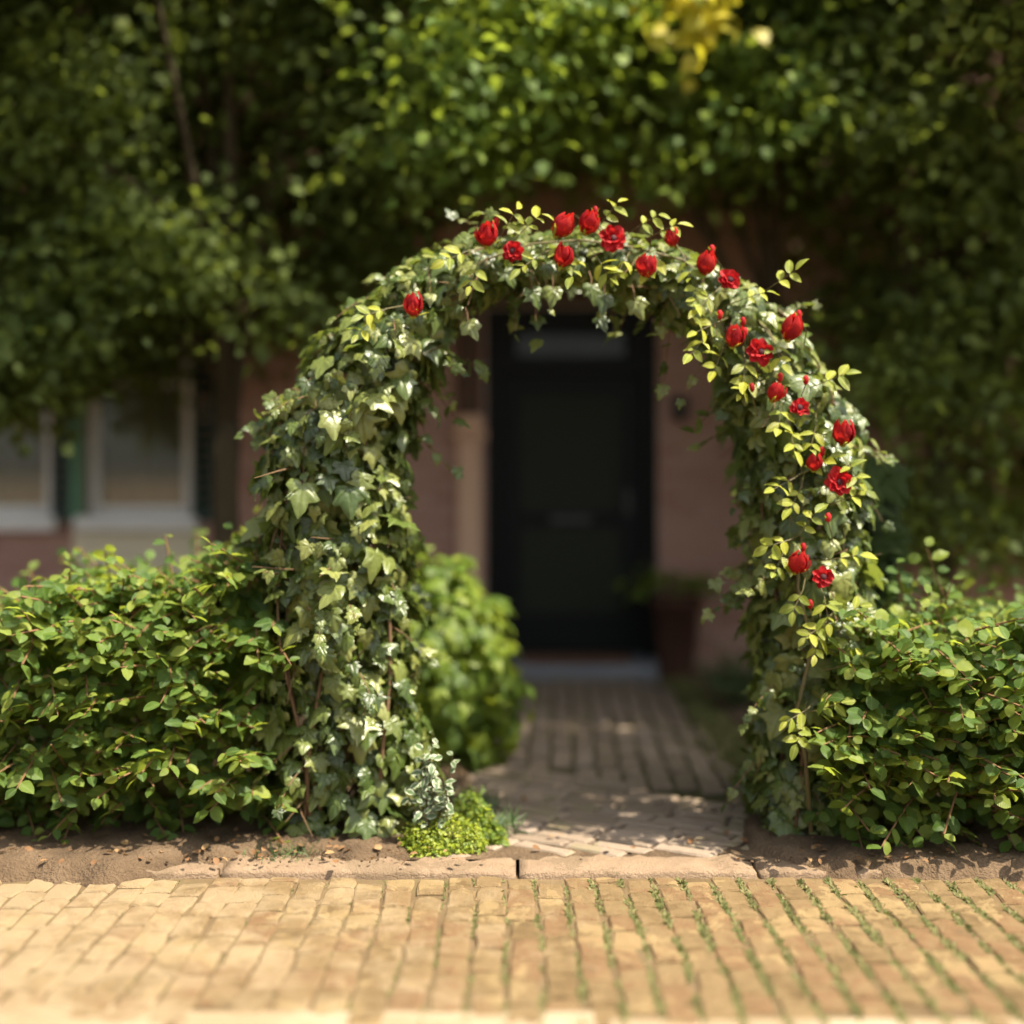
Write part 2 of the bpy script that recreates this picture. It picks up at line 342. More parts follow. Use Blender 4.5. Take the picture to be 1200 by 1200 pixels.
def finish_leaves():
    """the leaves that show largest become parts one by one, the others one joined part"""
    buf = {}
    for si, s in enumerate(SETS):
        c = s['loc']+s['R'][:, :, 1]*.5; d = c[:, 1]; s['px'] = 600+F*c[:, 0]/d; s['py'] = YH-F*(c[:, 2]-H)/d; s['d'] = d
        if s['pick'] == 0 and False: continue
        cx = np.floor(s['px']/11).astype(int); cy_ = np.floor(s['py']/11).astype(int)
        for i in range(len(d)):
            if -1 <= cx[i] < 110 and -1 <= cy_[i] < 110:
                k = (cx[i], cy_[i])
                if k not in buf or buf[k][0] > d[i]: buf[k] = (d[i], si, i)
    win = [[] for _ in SETS]
    for d, si, i in buf.values(): win[si].append(i)
    for si, s in enumerate(SETS):
        if s['pick']:
            area = s['size']/s['d']*np.abs(s['R'][:, 1, 2])/s['size']**.5
            ch = sorted(win[si], key=lambda i: -area[i])[:s['pick']]
        else: ch = []
        ms = [t_mesh(s['name'], tp, s['mat'], k*.17) for k, tp in enumerate(T[s['tpl']])] if ch else []
        p = s['p']; wp = np.array(WP[p.name])
        for i in ch:
            o = bpy.data.objects.new(s['name'], ms[s['ti'][i]]); COL.objects.link(o); o.parent = p
            m = np.eye(4); m[:3, :3] = s['R'][i]; m[:3, 3] = s['loc'][i]-wp; o.matrix_basis = Matrix(m.tolist())
        keep = np.ones(len(s['loc']), bool); keep[ch] = False
        if keep.any():
            me = joined_mesh(s['rest'], T[s['tpl']], s['mat'], s['R'][keep], s['loc'][keep], s['ti'][keep], s['rnd'][keep])
            o = link(s['rest'], me, p)
            if s['rest'] != 'crown': o['kind'] = 'stuff'
def rv(n, s=1.): return rng.normal(size=(n, 3))*s
def sm(t): t = min(1, max(0, t)); return t*t*(3-2*t)
def wob(x, y, k=1.):      # smooth clumpy relief
    return k*(.5*np.sin(3.1*x+1.3+2*np.sin(1.7*y))+.3*np.sin(7.3*x-4*y+.6)+.25*np.sin(9.1*y+2.*x)+.2*np.sin(15*x+11*y))

# ------------------------------------------------------------------ the ground
def sheet(name, x0, x1, y0, y1, nx, ny, zf, mat, parent=None):
    b = MB(); xs = np.linspace(x0, x1, nx); ys = np.linspace(y0, y1, ny)
    b.v = [(float(x), float(y), float(zf(x, y))) for y in ys for x in xs]
    b.f = [(j*nx+i, j*nx+i+1, j*nx+nx+i+1, j*nx+nx+i) for j in range(ny-1) for i in range(nx-1)]
    return b.build(name, mat, parent, 'structure' if parent is None else None, True)
sheet('ground', -150, 150, -100, 200, 3, 3, lambda x, y: -.09, 'soil')

def brick_t(lx, ly, hz, rough, seed, inset=.007):
    r = np.random.default_rng(seed); per = [(-.5, -.5), (0, -.5), (.5, -.5), (.5, 0), (.5, .5), (0, .5), (-.5, .5), (-.5, 0)]
    v = []
    for z, k in ((-hz, 0), (-inset*.9, 0), (0, 1)):
        for i, (a, c) in enumerate(per):
            rr = np.random.default_rng(seed*50+i); j = rough*rr.normal(size=2); rnd_ = .5 if i % 2 == 0 else 0
            x = a*lx+j[0]-np.sign(a)*inset*(k+rnd_*k); y = c*ly+j[1]-np.sign(c)*inset*(k+rnd_*k)
            v.append((x, y, z+(rough*.35*r.normal() if k else 0)))
    v.append((0, 0, .0015+rough*.3*r.normal())); f = []
    for k in range(2):
        for i in range(8): f.append((k*8+i, k*8+(i+1) % 8, k*8+8+(i+1) % 8, k*8+8+i))
    for i in range(8): f.append((16+i, 16+(i+1) % 8, 24))
    v = np.array(v); return v, f, np.stack([v[:, 0]+.5, v[:, 1]+.5], 1)

def lay(parent, tpls, mat, items, name='brick', most=300):
    """items: (x, y, z, angle, tilt x, tilt y, sx, sy); the ones that show largest as parts, the rest joined"""
    def show(i):
        x, y, z = items[i][:3]; px = 600+F*x/y; py = YH+F*(H-z)/y
        return (0 if -25 < px < 1225 and py < 1230 else 1, y)
    order = sorted(range(len(items)), key=show); ms = [t_mesh(name, t, mat, k*.13, False) for k, t in enumerate(tpls)]
    R = []; wp = WP[parent.name]
    for (x, y, z, a, tx, ty, sx, sy) in items:
        m = Matrix.Translation((x, y, z)) @ Matrix.Rotation(a, 4, 'Z') @ Matrix.Rotation(tx, 4, 'X') @ Matrix.Rotation(ty, 4, 'Y') @ Matrix.Diagonal((sx, sy, 1, 1)); R.append(m)
    tk = rng.integers(0, len(tpls), len(items))
    for i in order[:most]:
        o = bpy.data.objects.new(name, ms[tk[i]]); COL.objects.link(o); o.parent = parent; o.matrix_basis = Matrix.Translation(-wp) @ R[i]
    rest = order[most:]
    if rest:
        A = np.array([[list(r) for r in R[i]] for i in rest])
        me = joined_mesh(name+'_field', tpls, mat, A[:, :3, :3], A[:, :3, 3], tk[rest], rng.random(len(rest)))
        me.polygons.foreach_set('use_smooth', np.zeros(len(me.polygons), bool)); link(name+'_field', me, parent, 'stuff')

# pavement of sand coloured bricks, courses running away from the street
pav = sheet('pavement', -3.2, 3.2, 2.4, 4.36, 90, 40, lambda x, y: -.0085+.002*math.sin(9*x+5*y)+.0015*math.sin(31*x)*math.sin(27*y), 'sand')
items = []; cw = .0925; gaps = []
for k in range(-30, 31):
    xc = .02+k*cw; off = rng.uniform(-.03, .03)+(.09 if k % 2 else 0)
    right = np.clip((xc+.55)/.9, 0, 1); gap = .0065+.0105*right
    y = 3.0+off
    while y < 4.3:
        L = rng.uniform(.118, .168); y1 = min(y+L, 4.318+.006*rng.normal())
        if y1-y > .05 and (y > 3.15+.0*xc or xc > 1.05):
            bend = .012*math.sin(2.2*y+.9*k*.1)+.004*math.sin(9*y+1.7*k)
            items.append((xc+bend+.002*rng.normal(), (y+y1)/2, -.001+.0016*rng.normal(), ( .026*rng.normal()), .009*rng.normal(), .009*rng.normal(), (cw-gap)*(1+.03*rng.normal())/.09, (y1-y-.0095)/.19))
        y += L
    gaps.append((xc+cw/2, gap, right))
lay(pav, [brick_t(.09, .19, .05, .0042, 3+i, .006) for i in range(8)], 'paver', items)
# moss and weeds in the joints, thick on the right
ml, mn, mt_, msz = [], [], [], []
for (x, g, right) in gaps:
    for _ in range(int(60+520*right)):
        y = rng.uniform(3.15, 4.3)
        if math.sin(13*y+40*x)+.7*math.sin(31*y-15*x) < .55-1.05*right+rng.normal()*.5: continue
        bend = .012*math.sin(2.2*y+.9*((x-.02)/cw)*.1)+.004*math.sin(9*y+1.7*((x-.02)/cw-.5))
        ml.append((x+bend+rng.normal()*.0035*(.4+right), y, -.006)); mn.append((rng.normal()*.8, -.6+rng.normal()*.6, .6)); mt_.append((rng.normal()*.7, rng.normal()*.7-.2, .8)); msz.append(rng.uniform(.006, .016)*(.7+.5*right))
me = joined_mesh('moss', T['small'], 'moss', frames(np.array(mn), np.array(mt_), np.array(msz)), np.array(ml), rng.integers(0, 3, len(ml)), rng.random(len(ml)))
link('moss', me, pav, 'stuff')

# pale gutter slabs along the street edge
gut = sheet('gutter', -3.2, 3.2, 1.2, 3.2, 4, 4, lambda x, y: -.06, 'sand')
for k in range(-3, 3):
    b = MB(); b.box((k*1.0+.22, 1.9, -.05), (k*1.0+1.2, 3.315-.045*(k+2), -.002+.001*k), .008); o = b.build('slab', 'gutter', gut)
# kerb of long stones between pavement and path
kerb = sheet('kerb', -3.2, 3.2, 4.25, 4.62, 4, 3, lambda x, y: -.03, 'sand')
xs = [-3.2, -2.5, -1.72, -.92, .018, .775, 1.3, 2.1, 3.2]
for i in range(len(xs)-1):
    n = 26; b = MB(); x0, x1 = xs[i]+.006, xs[i+1]-.006; rr = np.random.default_rng(60+i); v = []; f = []
    for j in range(n):
        x = x0+(x1-x0)*j/(n-1); q = .006 if j in (0, n-1) else 0
        dz = .003*rr.normal(); e0, e1 = .0045*rr.normal(), .014*rr.normal()
        v += [(x, 4.322+e0, -.05), (x, 4.322+e0, .006-q+dz), (x, 4.328+e0, .014-q+dz), (x, 4.40, .018-q+.003*rr.normal()), (x, 4.47+e1, .018-q+.004*rr.normal()), (x, 4.505+e1, .01-q), (x, 4.51+e1, -.05)]
    for j in range(n-1):
        for q in range(6): a = j*7+q; f.append((a, a+7, a+8, a+1))
    f += [tuple(range(7)), tuple((n-1)*7+q for q in range(6, -1, -1))]
    b.add(v, f); b.build('kerb_stone', 'kerb', kerb, None, True)

# path of worn bricks to the door
path = sheet('path', -.62, 1.12, 4.46, 8.3, 40, 110, lambda x, y: .004+.002*math.sin(40*x)*math.sin(33*y), 'mossbed')
sheet('sand_fill', -.5, 1.1, 4.45, 4.86, 50, 14, lambda x, y: .015-.02*sm((y-4.6)/.16)+.003*math.sin(37*x)*math.sin(51*y), 'soil', path)
items = []
def split_y(x): return 6.04-(x+.26)*.755       # far straight courses meet the near slanting courses along this line
for k in range(-8, 10):
    y = 5.0+rng.uniform(0, .2)
    while y < 8.22:
        L = rng.uniform(.29, .36); xc = .14+k*.0985+(y-6.5)*.035; ym = y+L/2
        if ym > split_y(xc)+.02 and -.5 < xc < 1.03+.03*(y-6): items.append((xc+.002*rng.normal(), ym, .022+.003*rng.normal(), -.035+.015*rng.normal(), .012*rng.normal(), .012*rng.normal(), (.0985-.014)/.09, (L-.042)/.19))
        y += L
a = -math.atan(.755)+.06; ca, sa = math.cos(a), math.sin(a)
for i in range(-27, 31):
    off = rng.uniform(0, .22)
    for j in range(-9, 10):
        u, v_ = j*.225+off, i*.078; x = .3+u*ca-v_*sa; y = 5.2+u*sa+v_*ca
        if y < split_y(x)-.02 and 4.53 < y and -.4 < x < .93: items.append((x, y, .021+.002*rng.normal(), a+math.pi/2+.02*rng.normal(), .009*rng.normal(), .009*rng.normal(), (.078-.014)/.09, .211/.19))
lay(path, [brick_t(.09, .19, .05, .0025, 13+i, .007) for i in range(8)], 'pathbrick', items)
ml, mn, mt_, msz = [], [], [], []
for k in range(-8, 10):
    for _ in range(150):
        y = rng.uniform(5.3, 8.2); x = .14+(k+.5)*.0985+(y-6.5)*.035
        if y < split_y(x) or math.sin(5*y+9*x)+rng.normal()*.6 < -.1 or not -.5 < x < 1.03: continue
        ml.append((x+rng.normal()*.004, y, .004)); mn.append((rng.normal()*.8, -.5+rng.normal()*.5, .7)); mt_.append((rng.normal()*.6, rng.normal()*.6, .7)); msz.append(rng.uniform(.01, .022))
link('moss', joined_mesh('moss', T['small'], 'moss', frames(np.array(mn), np.array(mt_), np.array(msz)), np.array(ml), rng.integers(0, 3, len(ml)), rng.random(len(ml))), path, 'stuff')

# bare soil beds under the hedges, spilling over the kerb
def soil(x, y, edge, side):
    e = edge(x)+.03*math.sin(6.3*x)+.018*math.sin(17*x+1)+.01*math.sin(41*x)
    t = (y-e)/.09; z = -.06+.11*(1/(1+math.exp(-4*(t-.3))))
    z += .008*math.sin(31*x+7*y)*math.sin(23*y)+.006*math.sin(67*x+3)*math.sin(59*y)
    s = side(x, y); return -.05+(z+.05)*s
sheet('soil_bed', -3.6, -.02, 4.1, 8.3, 150, 110, lambda x, y: soil(x, y, lambda x: 4.25+.15*sm((x+1.3)/.45)+.14*sm((x+.45)/.3), lambda x, y: sm((-.05-.045*(y-4.6)-x)/.12)), 'soil')
sheet('soil_bed', .55, 3.6, 4.1, 8.3, 130, 110, lambda x, y: soil(x, y, lambda x: 4.5-.25*sm((x-.74)/.35), lambda x, y: sm((x-.72-.0*(y-4.6)-.26*sm((y-4.6)/1.2))/.1)), 'soil')

# ------------------------------------------------------------------ the house
D0 = 8.5
house = thing('brick_house', (0.4, D0, 0), 'red brick house with dark front door behind the ivy arch', 'house')
openings = [(-.16, .9, 0, 2.26), (-2.62, -1.98, .98, 2.35), (-3.75, -2.84, .98, 2.35)]
X0, X1, Z1 = -6, 6.5, 5.4
wb = MB(); xsb = sorted({X0, X1, *[o[0] for o in openings], *[o[1] for o in openings]})
for a_, b_ in zip(xsb, xsb[1:]):
    op = [o for o in openings if o[0] <= a_ and b_ <= o[1]]
    if op:
        if op[0][2] > 0: wb.box((a_, D0+.008, -.05), (b_, D0+.3, op[0][2]))
        wb.box((a_, D0+.008, op[0][3]), (b_, D0+.3, Z1))
    else: wb.box((a_, D0+.008, -.05), (b_, D0+.3, Z1))
wb.box((X0, D0+.3, -.05), (X0+.3, D0+6, Z1)); wb.box((X1-.3, D0+.3, -.05), (X1, D0+6, Z1)); wb.box((X0+.3, D0+5.7, -.05), (X1-.3, D0+6, Z1))
wb.box((X0+.3, D0+.9, -.05), (X1-.3, D0+.95, Z1))         # inner wall behind the rooms
wall = wb.build('wall', 'mortar', house)
def bbox_t(seed):
    b = MB(); b.box((-.5, -.5, -.5), (.5, .5, .5)); v = np.array(b.v)
    v[:, 2] += 0; r = np.random.default_rng(seed); v = v*(1+.015*r.normal(size=v.shape)); return v, b.f, np.stack([v[:, 0]+.5, v[:, 2]+.5], 1)
bt = [bbox_t(i) for i in range(5)]; bl = []
ch = .075
for r_ in range(int(Z1/ch)):
    z0, z1 = r_*ch+.004, (r_+1)*ch-.007
    x = X0-(.11 if r_ % 2 else 0)
    while x < X1:
        segs = [(max(x+.005, X0), min(x+.215, X1))]; x += .22
        for (a_, b_, c_, d_) in openings+[(-.42, -.16, 0, 2.26)]*0:
            if z1 > c_ and z0 < d_:
                ns = []
                for (s0, s1) in segs:
                    if s1 <= a_ or s0 >= b_: ns.append((s0, s1))
                    else:
                        if s0 < a_: ns.append((s0, a_-.003))
                        if s1 > b_: ns.append((b_+.003, s1))
                segs = ns
        for (s0, s1) in segs:
            if s1-s0 > .02: bl.append(((s0+s1)/2, (z0+z1)/2, s1-s0, z1-z0))
bl.sort(key=lambda q: abs(q[0]-.37)*1.0+(.0 if .2 < q[1] < 2.2 else 3)+(.8 if abs(q[0]-.37) > 1.7 else 0))
bms = [t_mesh('brick', t, 'brick', k*.19, False) for k, t in enumerate(bt)]
for i, (x, z, lx, lz) in enumerate(bl[:300]):
    o = bpy.data.objects.new('brick', bms[i % 5]); COL.objects.link(o); o.parent = wall; o.location = (x, D0+.02+.0015*rng.normal(), z); o.scale = (lx, .04, lz)
rest = bl[300:]; R_ = np.zeros((len(rest), 3, 3)); R_[:, 0, 0] = [q[2] for q in rest]; R_[:, 1, 1] = .04; R_[:, 2, 2] = [q[3] for q in rest]
bm_ = joined_mesh('brick_field', bt, 'brick', R_, np.array([(q[0], D0+.02, q[1]) for q in rest]), rng.integers(0, 5, len(rest)), rng.random(len(rest)))
bm_.polygons.foreach_set('use_smooth', np.zeros(len(bm_.polygons), bool)); link('brick_field', bm_, wall, 'stuff')
b = MB(); b.add([(X0-.3, D0-.35, Z1-.05), (X1+.3, D0-.35, Z1-.05), (X1+.3, D0+3, Z1+2.6), (X0-.3, D0+3, Z1+2.6), (X0-.3, D0+6.35, Z1-.05), (X1+.3, D0+6.35, Z1-.05),
                 (X0-.3, D0-.35, Z1+.07), (X1+.3, D0-.35, Z1+.07), (X1+.3, D0+3, Z1+2.75), (X0-.3, D0+3, Z1+2.75), (X0-.3, D0+6.35, Z1+.07), (X1+.3, D0+6.35, Z1+.07)],
                [(0, 1, 2, 3)[::-1], (3, 2, 5, 4)[::-1], (6, 7, 8, 9), (9, 8, 11, 10), (0, 1, 7, 6), (4, 10, 11, 5), (0, 6, 9, 3), (3, 9, 10, 4), (1, 2, 8, 7), (2, 5, 11, 8)])
b.build('roof', 'rooftile', house)
# door recess
b = MB(); b.box((-.16, D0+.06, .1), (-.08, D0+.3, 2.26)); b.box((.82, D0+.06, .1), (.9, D0+.3, 2.26)); b.box((-.08, D0+.06, 2.12), (.82, D0+.3, 2.26)); b.box((-.08, D0+.1, 1.86), (.82, D0+.24, 1.97)); b.box((-.08, D0+.1, 1.97), (.03, D0+.24, 2.12)); b.box((.71, D0+.1, 1.97), (.82, D0+.24, 2.12))
b.build('door_frame', 'doorframe', house)
b = MB(); b.box((-.077, D0+.16, .115), (.05, D0+.21, 1.857)); b.box((.69, D0+.16, .115), (.817, D0+.21, 1.857)); b.box((.05, D0+.16, 1.72), (.69, D0+.21, 1.857)); b.box((.05, D0+.16, .115), (.69, D0+.21, .36)); b.box((.05, D0+.165, .9), (.69, D0+.205, 1.0))
door = b.build('door', 'door', house)
b = MB(); b.box((.24, D0+.156, .925), (.5, D0+.1645, .975), .003); b.build('letter_plate', 'metal', door)
b = MB(); b.box((.05, D0+.18, .36), (.69, D0+.19, .9)); b.build('panel', 'doorgreen', door)
b = MB(); b.box((.05, D0+.18, 1.0), (.69, D0+.187, 1.72)); b.build('upper_panel', 'doorgreen', door)
b = MB(); b.tube([(.73, D0+.15, 1.05), (.73, D0+.11, 1.05), (.66, D0+.105, 1.05)], .009, 8); b.box((.705, D0+.15, .98), (.755, D0+.16, 1.13), .003); b.build('handle', 'metal', door)
b = MB(); b.box((.03, D0+.17, 1.97), (.71, D0+.18, 2.12)); b.build('transom_pane', 'transom', house)
b = MB(); b.box((-.2, D0-.3, -.02), (.95, D0+.3, .1), .012); b.build('doorstep', 'bluestone', house)
b = MB(); b.box((-.36, D0-.1, .0), (-.165, D0+.006, .3), .01); b.box((-.335, D0-.075, .3), (-.19, D0+.004, 1.45), .008); b.box((-.37, D0-.11, 1.45), (-.15, D0+.006, 1.5), .01); b.box((-.345, D0-.09, 1.5), (-.175, D0+.005, 1.6), .02)
b.build('door_post', 'post', house)
b = MB(); b.box((-.34, D0-.07, 1.6), (-.185, D0+.004, 2.27), .008); b.build('upper_post', 'brownwood', house)
b = MB(); b.box((-.45, D0-.05, 2.275), (1.1, D0+.004, 2.43), .01); b.build('lintel', 'brownwood', house)
for (a_, b_, c_, d_) in openings[1:]:
    m = MB(); e = .055
    m.box((a_+.003, D0+.05, c_), (a_+e, D0+.13, d_-.003)); m.box((b_-e, D0+.05, c_), (b_-.003, D0+.13, d_-.003)); m.box((a_+e, D0+.05, c_), (b_-e, D0+.13, c_+e)); m.box((a_+e, D0+.05, d_-e), (b_-e, D0+.13, d_-.003)); m.box((a_+e, D0+.055, 1.78), (b_-e, D0+.125, 1.82))
    wn = m.build('window', 'white', house)
    m = MB(); m.box((a_+e, D0+.085, c_+e), (b_-e, D0+.092, d_-e)); m.build('pane', 'glass', wn)
    m = MB(); m.box((a_-.05, D0-.11, c_-.09), (b_+.05, D0+.049, c_-.003), .008); m.build('sill', 'white', wn)
    m = MB(); n = 40; v = []
    for i in range(n):
        x = a_+(b_-a_)*i/(n-1); q = D0+.17+.025*math.sin(i*1.3); v += [(x, q, c_-.1), (x, q, d_+.1)]
    m.add(v, [(2*i, 2*i+2, 2*i+3, 2*i+1) for i in range(n-1)]); m.build('curtain', 'curtain', house, None, True)
def shutter(x0, x1, mat, label):
    m = MB(); m.box((x0, D0-.05, .94), (x0+.035, D0-.005, 2.36)); m.box((x1-.035, D0-.05, .94), (x1, D0-.005, 2.36))
    for z in (.94, 1.6, 2.3): m.box((x0+.035, D0-.048, z), (x1-.035, D0-.007, z+.06))
    s = m.build('shutter', mat, house); s['label'] = label
    for k in range(20):
        z = .995+k*.065
        if 1.56 < z < 1.66: continue
        if z > 2.25: break
        m = MB(); m.add([(x0+.035, D0-.042, z+.006), (x1-.035, D0-.042, z+.006), (x1-.035, D0-.014, z+.052), (x0+.035, D0-.014, z+.052), (x0+.035, D0-.036, z+.0), (x1-.035, D0-.036, z+.0), (x1-.035, D0-.008, z+.046), (x0+.035, D0-.008, z+.046)], [(0, 1, 2, 3), (7, 6, 5, 4), (0, 4, 5, 1), (1, 5, 6, 2), (2, 6, 7, 3), (3, 7, 4, 0)]); m.build('slat', mat, s)
shutter(-2.83, -2.72, 'darkgreen', 'near black green shutter beside the far window')
shutter(-2.71, -2.635, 'green', 'mid green shutter edge beside the white window')
shutter(-1.965, -1.82, 'darkgreen', 'dark green shutter beside the tree trunk')
m = MB(); m.box((-2.7, D0-.03, .45), (-1.93, D0+.004, .885), .005); m.build('apron', 'plaster', house)

# small things by the door
t = thing('wall_lamp', (1.03, D0, 1.64), 'small dark lamp fixed to the brick wall to the right of the door', 'wall lamp')
m = MB(); m.box((.98, D0-.02, 1.58), (1.08, D0-.002, 1.72), .004); m.build('back_plate', 'metal', t)
m = MB(); m.tube([(1.03, D0-.02, 1.68), (1.03, D0-.07, 1.72), (1.03, D0-.1, 1.69)], .008, 8); m.build('bracket', 'metal', t)
m = MB(); m.lathe((1.03, D0-.1, 1.56), [(.02, 0), (.035, .01), (.05, .1), (.055, .105), (.02, .13), (.008, .14)], 12); m.build('lantern', 'metal', t)
t = thing('doormat', (.4, D0-.18, .1), 'reddish brown coir mat lying on the blue stone doorstep', 'doormat')
m = MB(); m.box((.06, D0-.27, .101), (.72, D0+.04, .12), .006); m.build('mat_body', 'mat', t)
t = thing('potted_plant', (.98, 8.22, 0), 'leafy plant in a tall dark terracotta pot right of the doorstep', 'potted plant')
m = MB(); m.lathe((.98, 8.22, 0), [(.1, 0), (.105, .02), (.135, .44), (.155, .445), (.158, .5), (.14, .505), (.13, .47)], 24); m.build('pot', 'terracotta', t, None, True)
m = MB(); 
for k in range(9):
    q = rng.uniform(0, 6.28); m.tube([(.98, 8.22, .46), (.98+.1*math.cos(q), 8.22+.1*math.sin(q), .58), (.98+.26*math.cos(q)-.06, 8.22+.2*math.sin(q), .62+.1*rng.random())], [.005, .004, .002], 5)
m.build('stem', 'cane', t)
n = 90; q = rng.uniform(0, 6.28, n); rr = .05+.25*rng.random(n)
loc = np.stack([.95+rr*np.cos(q)-.02, 8.2+rr*.8*np.sin(q), .55+.12*rng.random(n)-.1*rr], 1)
leaves(t, 'small', 'bright', loc, rv(n, .4)+[0, -.3, .9], np.stack([np.cos(q), np.sin(q), -.2+0*q], 1)+rv(n, .3), rng.uniform(.05, .11, n), 40)

# ------------------------------------------------------------------ trees
def interp(x, xs, ys): return float(np.interp(x, xs, ys))
# gaps in the crowns through which the sun reaches the bush and the bright branches over the door
GAPS = [((-.36, 5.95, .75), .82, .3), (tuple(P(1075, 205, 6.1)), .45, .3), (tuple(P(955, 175, 6.2)), .4, .3), (tuple(P(335, 215, 6.2)), .42, .3), (tuple(P(150, 330, 6.2)), .36, .3), (tuple(P(120, 60, 6.3)), .4, .3), ((.66, 6.1, 2.8), .5, .35), ((.62, 6.1, 3.6), .45, .4)]
def tree(name, base, label, mat, region, dr, ncl, per, tr, fork, size=(.045, .085), spread=.19, pxr=(-260, 560), pyr=(-420, 530), over=85, lean=0):
    bx, by = base; t = thing(name, (bx, by, 0), label, 'tree', None)
    C = []; tries = 0
    while len(C) < ncl and tries < 60000:
        tries += 1; px = rng.uniform(*pxr); py = rng.uniform(*pyr)
        if len(C) < .5*ncl: d = rng.uniform(7.2, 8.15)                       # the deep inside of the crown
        else:                                                              # big leafy boughs standing out of it
            d = rng.uniform(dr[0], 7.0)
            if wob(px*.0052+by*3, py*.0075+bx*2) < .12: continue
        if py < region(px) and not (px > 800 and d < 6.2 and py > 60):
            c_ = P(px, py, d)
            if all(np.linalg.norm(np.cross(c_-np.array(g), np.array(SUN))) > rad or np.dot(c_-np.array(g), np.array(SUN)) < back for g, rad, back in GAPS): C.append(c_)
    n0 = len(C)
    while len(C) < n0+over:       # leaf clusters added above the view to shade the lower branches
        c_ = P(rng.uniform(*pxr), rng.uniform(-480, -110), 5.75); c_[1] = rng.uniform(5.2, 6.2)
        if all(np.linalg.norm(np.cross(c_-np.array(g), np.array(SUN))) > rad for g, rad, back in GAPS): C.append(c_)
    while len(C) < n0+over+lean:  # more unseen leaf clusters, added high on the right to shade the path
        c_ = np.array([rng.uniform(1.0, 2.9), rng.uniform(4.55, 5.5), rng.uniform(3.3, 4.3)])
        if all(np.linalg.norm(np.cross(c_-np.array(g), np.array(SUN))) > rad for g, rad, back in GAPS): C.append(c_)
    C = np.array(C); m = MB()
    m.tube([(bx, by, -.05), (bx+.01, by, .6), (bx-.005, by, 1.2), (bx+.015, by, fork)], [tr*1.25, tr, tr*.95, tr*.9], 12)
    m.build('trunk', 'bark', t, None, True)
    for k in range(7):
        c = C[rng.integers(len(C))]; a0 = np.array([bx+.015, by, fork-.1+.12*k]); m2 = MB(); mid = (a0+c)/2+np.array([0, 0, .18])
        m2.tube([a0, a0*.6+mid*.4+[0, 0, .08], mid, c], [tr*.5, tr*.38, tr*.25, tr*.08], 7); m2.build('branch', 'bark', t, None, True)
    m2 = MB()
    m2.tube([(bx, by, fork-.05), (bx+.02, by, 3.2), (bx, by, 4.6)], [tr*.8, tr*.5, tr*.15], 8); m2.build('leader', 'bark', t, None, True)
    n = ncl*per; ci = np.repeat(np.arange(len(C)), per); n = len(ci)
    o = rv(n, spread)*[1, .9, .6]; loc = C[ci]+o
    nr = rv(n, .55)+[0, -.35, .75]; tip = o*1.2+rv(n, .25)+[0, 0, -.3]
    leaves(t, 'lime', mat, loc, nr, tip, rng.uniform(*size, n), 0, rest='crown'); cr = rng.random(len(C)); SETS[-1]['rnd'] = np.clip(.3+.4*wob(C[ci][:, 0]*1.3+C[ci][:, 1], C[ci][:, 2]*1.5)+cr[ci]*.25+rng.random(n)*.25, 0, .999); return t  # broad pale and dark patches in the leaf colour imitate sunlit and shaded masses
tree('lime_tree', (P(265, 600, 6.7)[0], 6.7), 'dark green tree with a slim trunk behind the hedge on the left', 'lime',
     lambda x: interp(x, [-260, 0, 230, 270, 330, 430, 500, 560], [462, 462, 450, 430, 390, 345, 230, 190]), (6.0, 7.9), 560, 115, .068, 1.5)
tree('lime_tree', (P(1100, 600, 6.9)[0], 6.9), 'dark green tree on the right with low hanging branches', 'lime',
     lambda x: interp(x, [800, 860, 960, 1010, 1060, 1200, 1500], [190, 215, 290, 440, 620, 660, 660]), (5.1, 7.9), 500, 110, .07, 1.3, pxr=(800, 1460), pyr=(-420, 670), lean=42)
ct = tree('bright_tree', (P(905, 600, 7.2)[0], 7.2), 'bright green tree in the middle arching over the front door', 'bright',
     lambda x: interp(x, [520, 600, 700, 860, 960], [185, 195, 205, 190, 140]), (5.7, 7.6), 330, 95, .05, 1.7, size=(.045, .08), over=0, pxr=(520, 980), pyr=(-420, 225))
n = 70; loc = P(808, 12, 6.0)+rv(n, .1); leaves(ct, 'lime', 'golden', loc, rv(n, .5)+[0, -.5, .6], rv(n, .5)+[0, 0, -.6], rng.uniform(.07, .12, n), 0, rest='golden_spray')

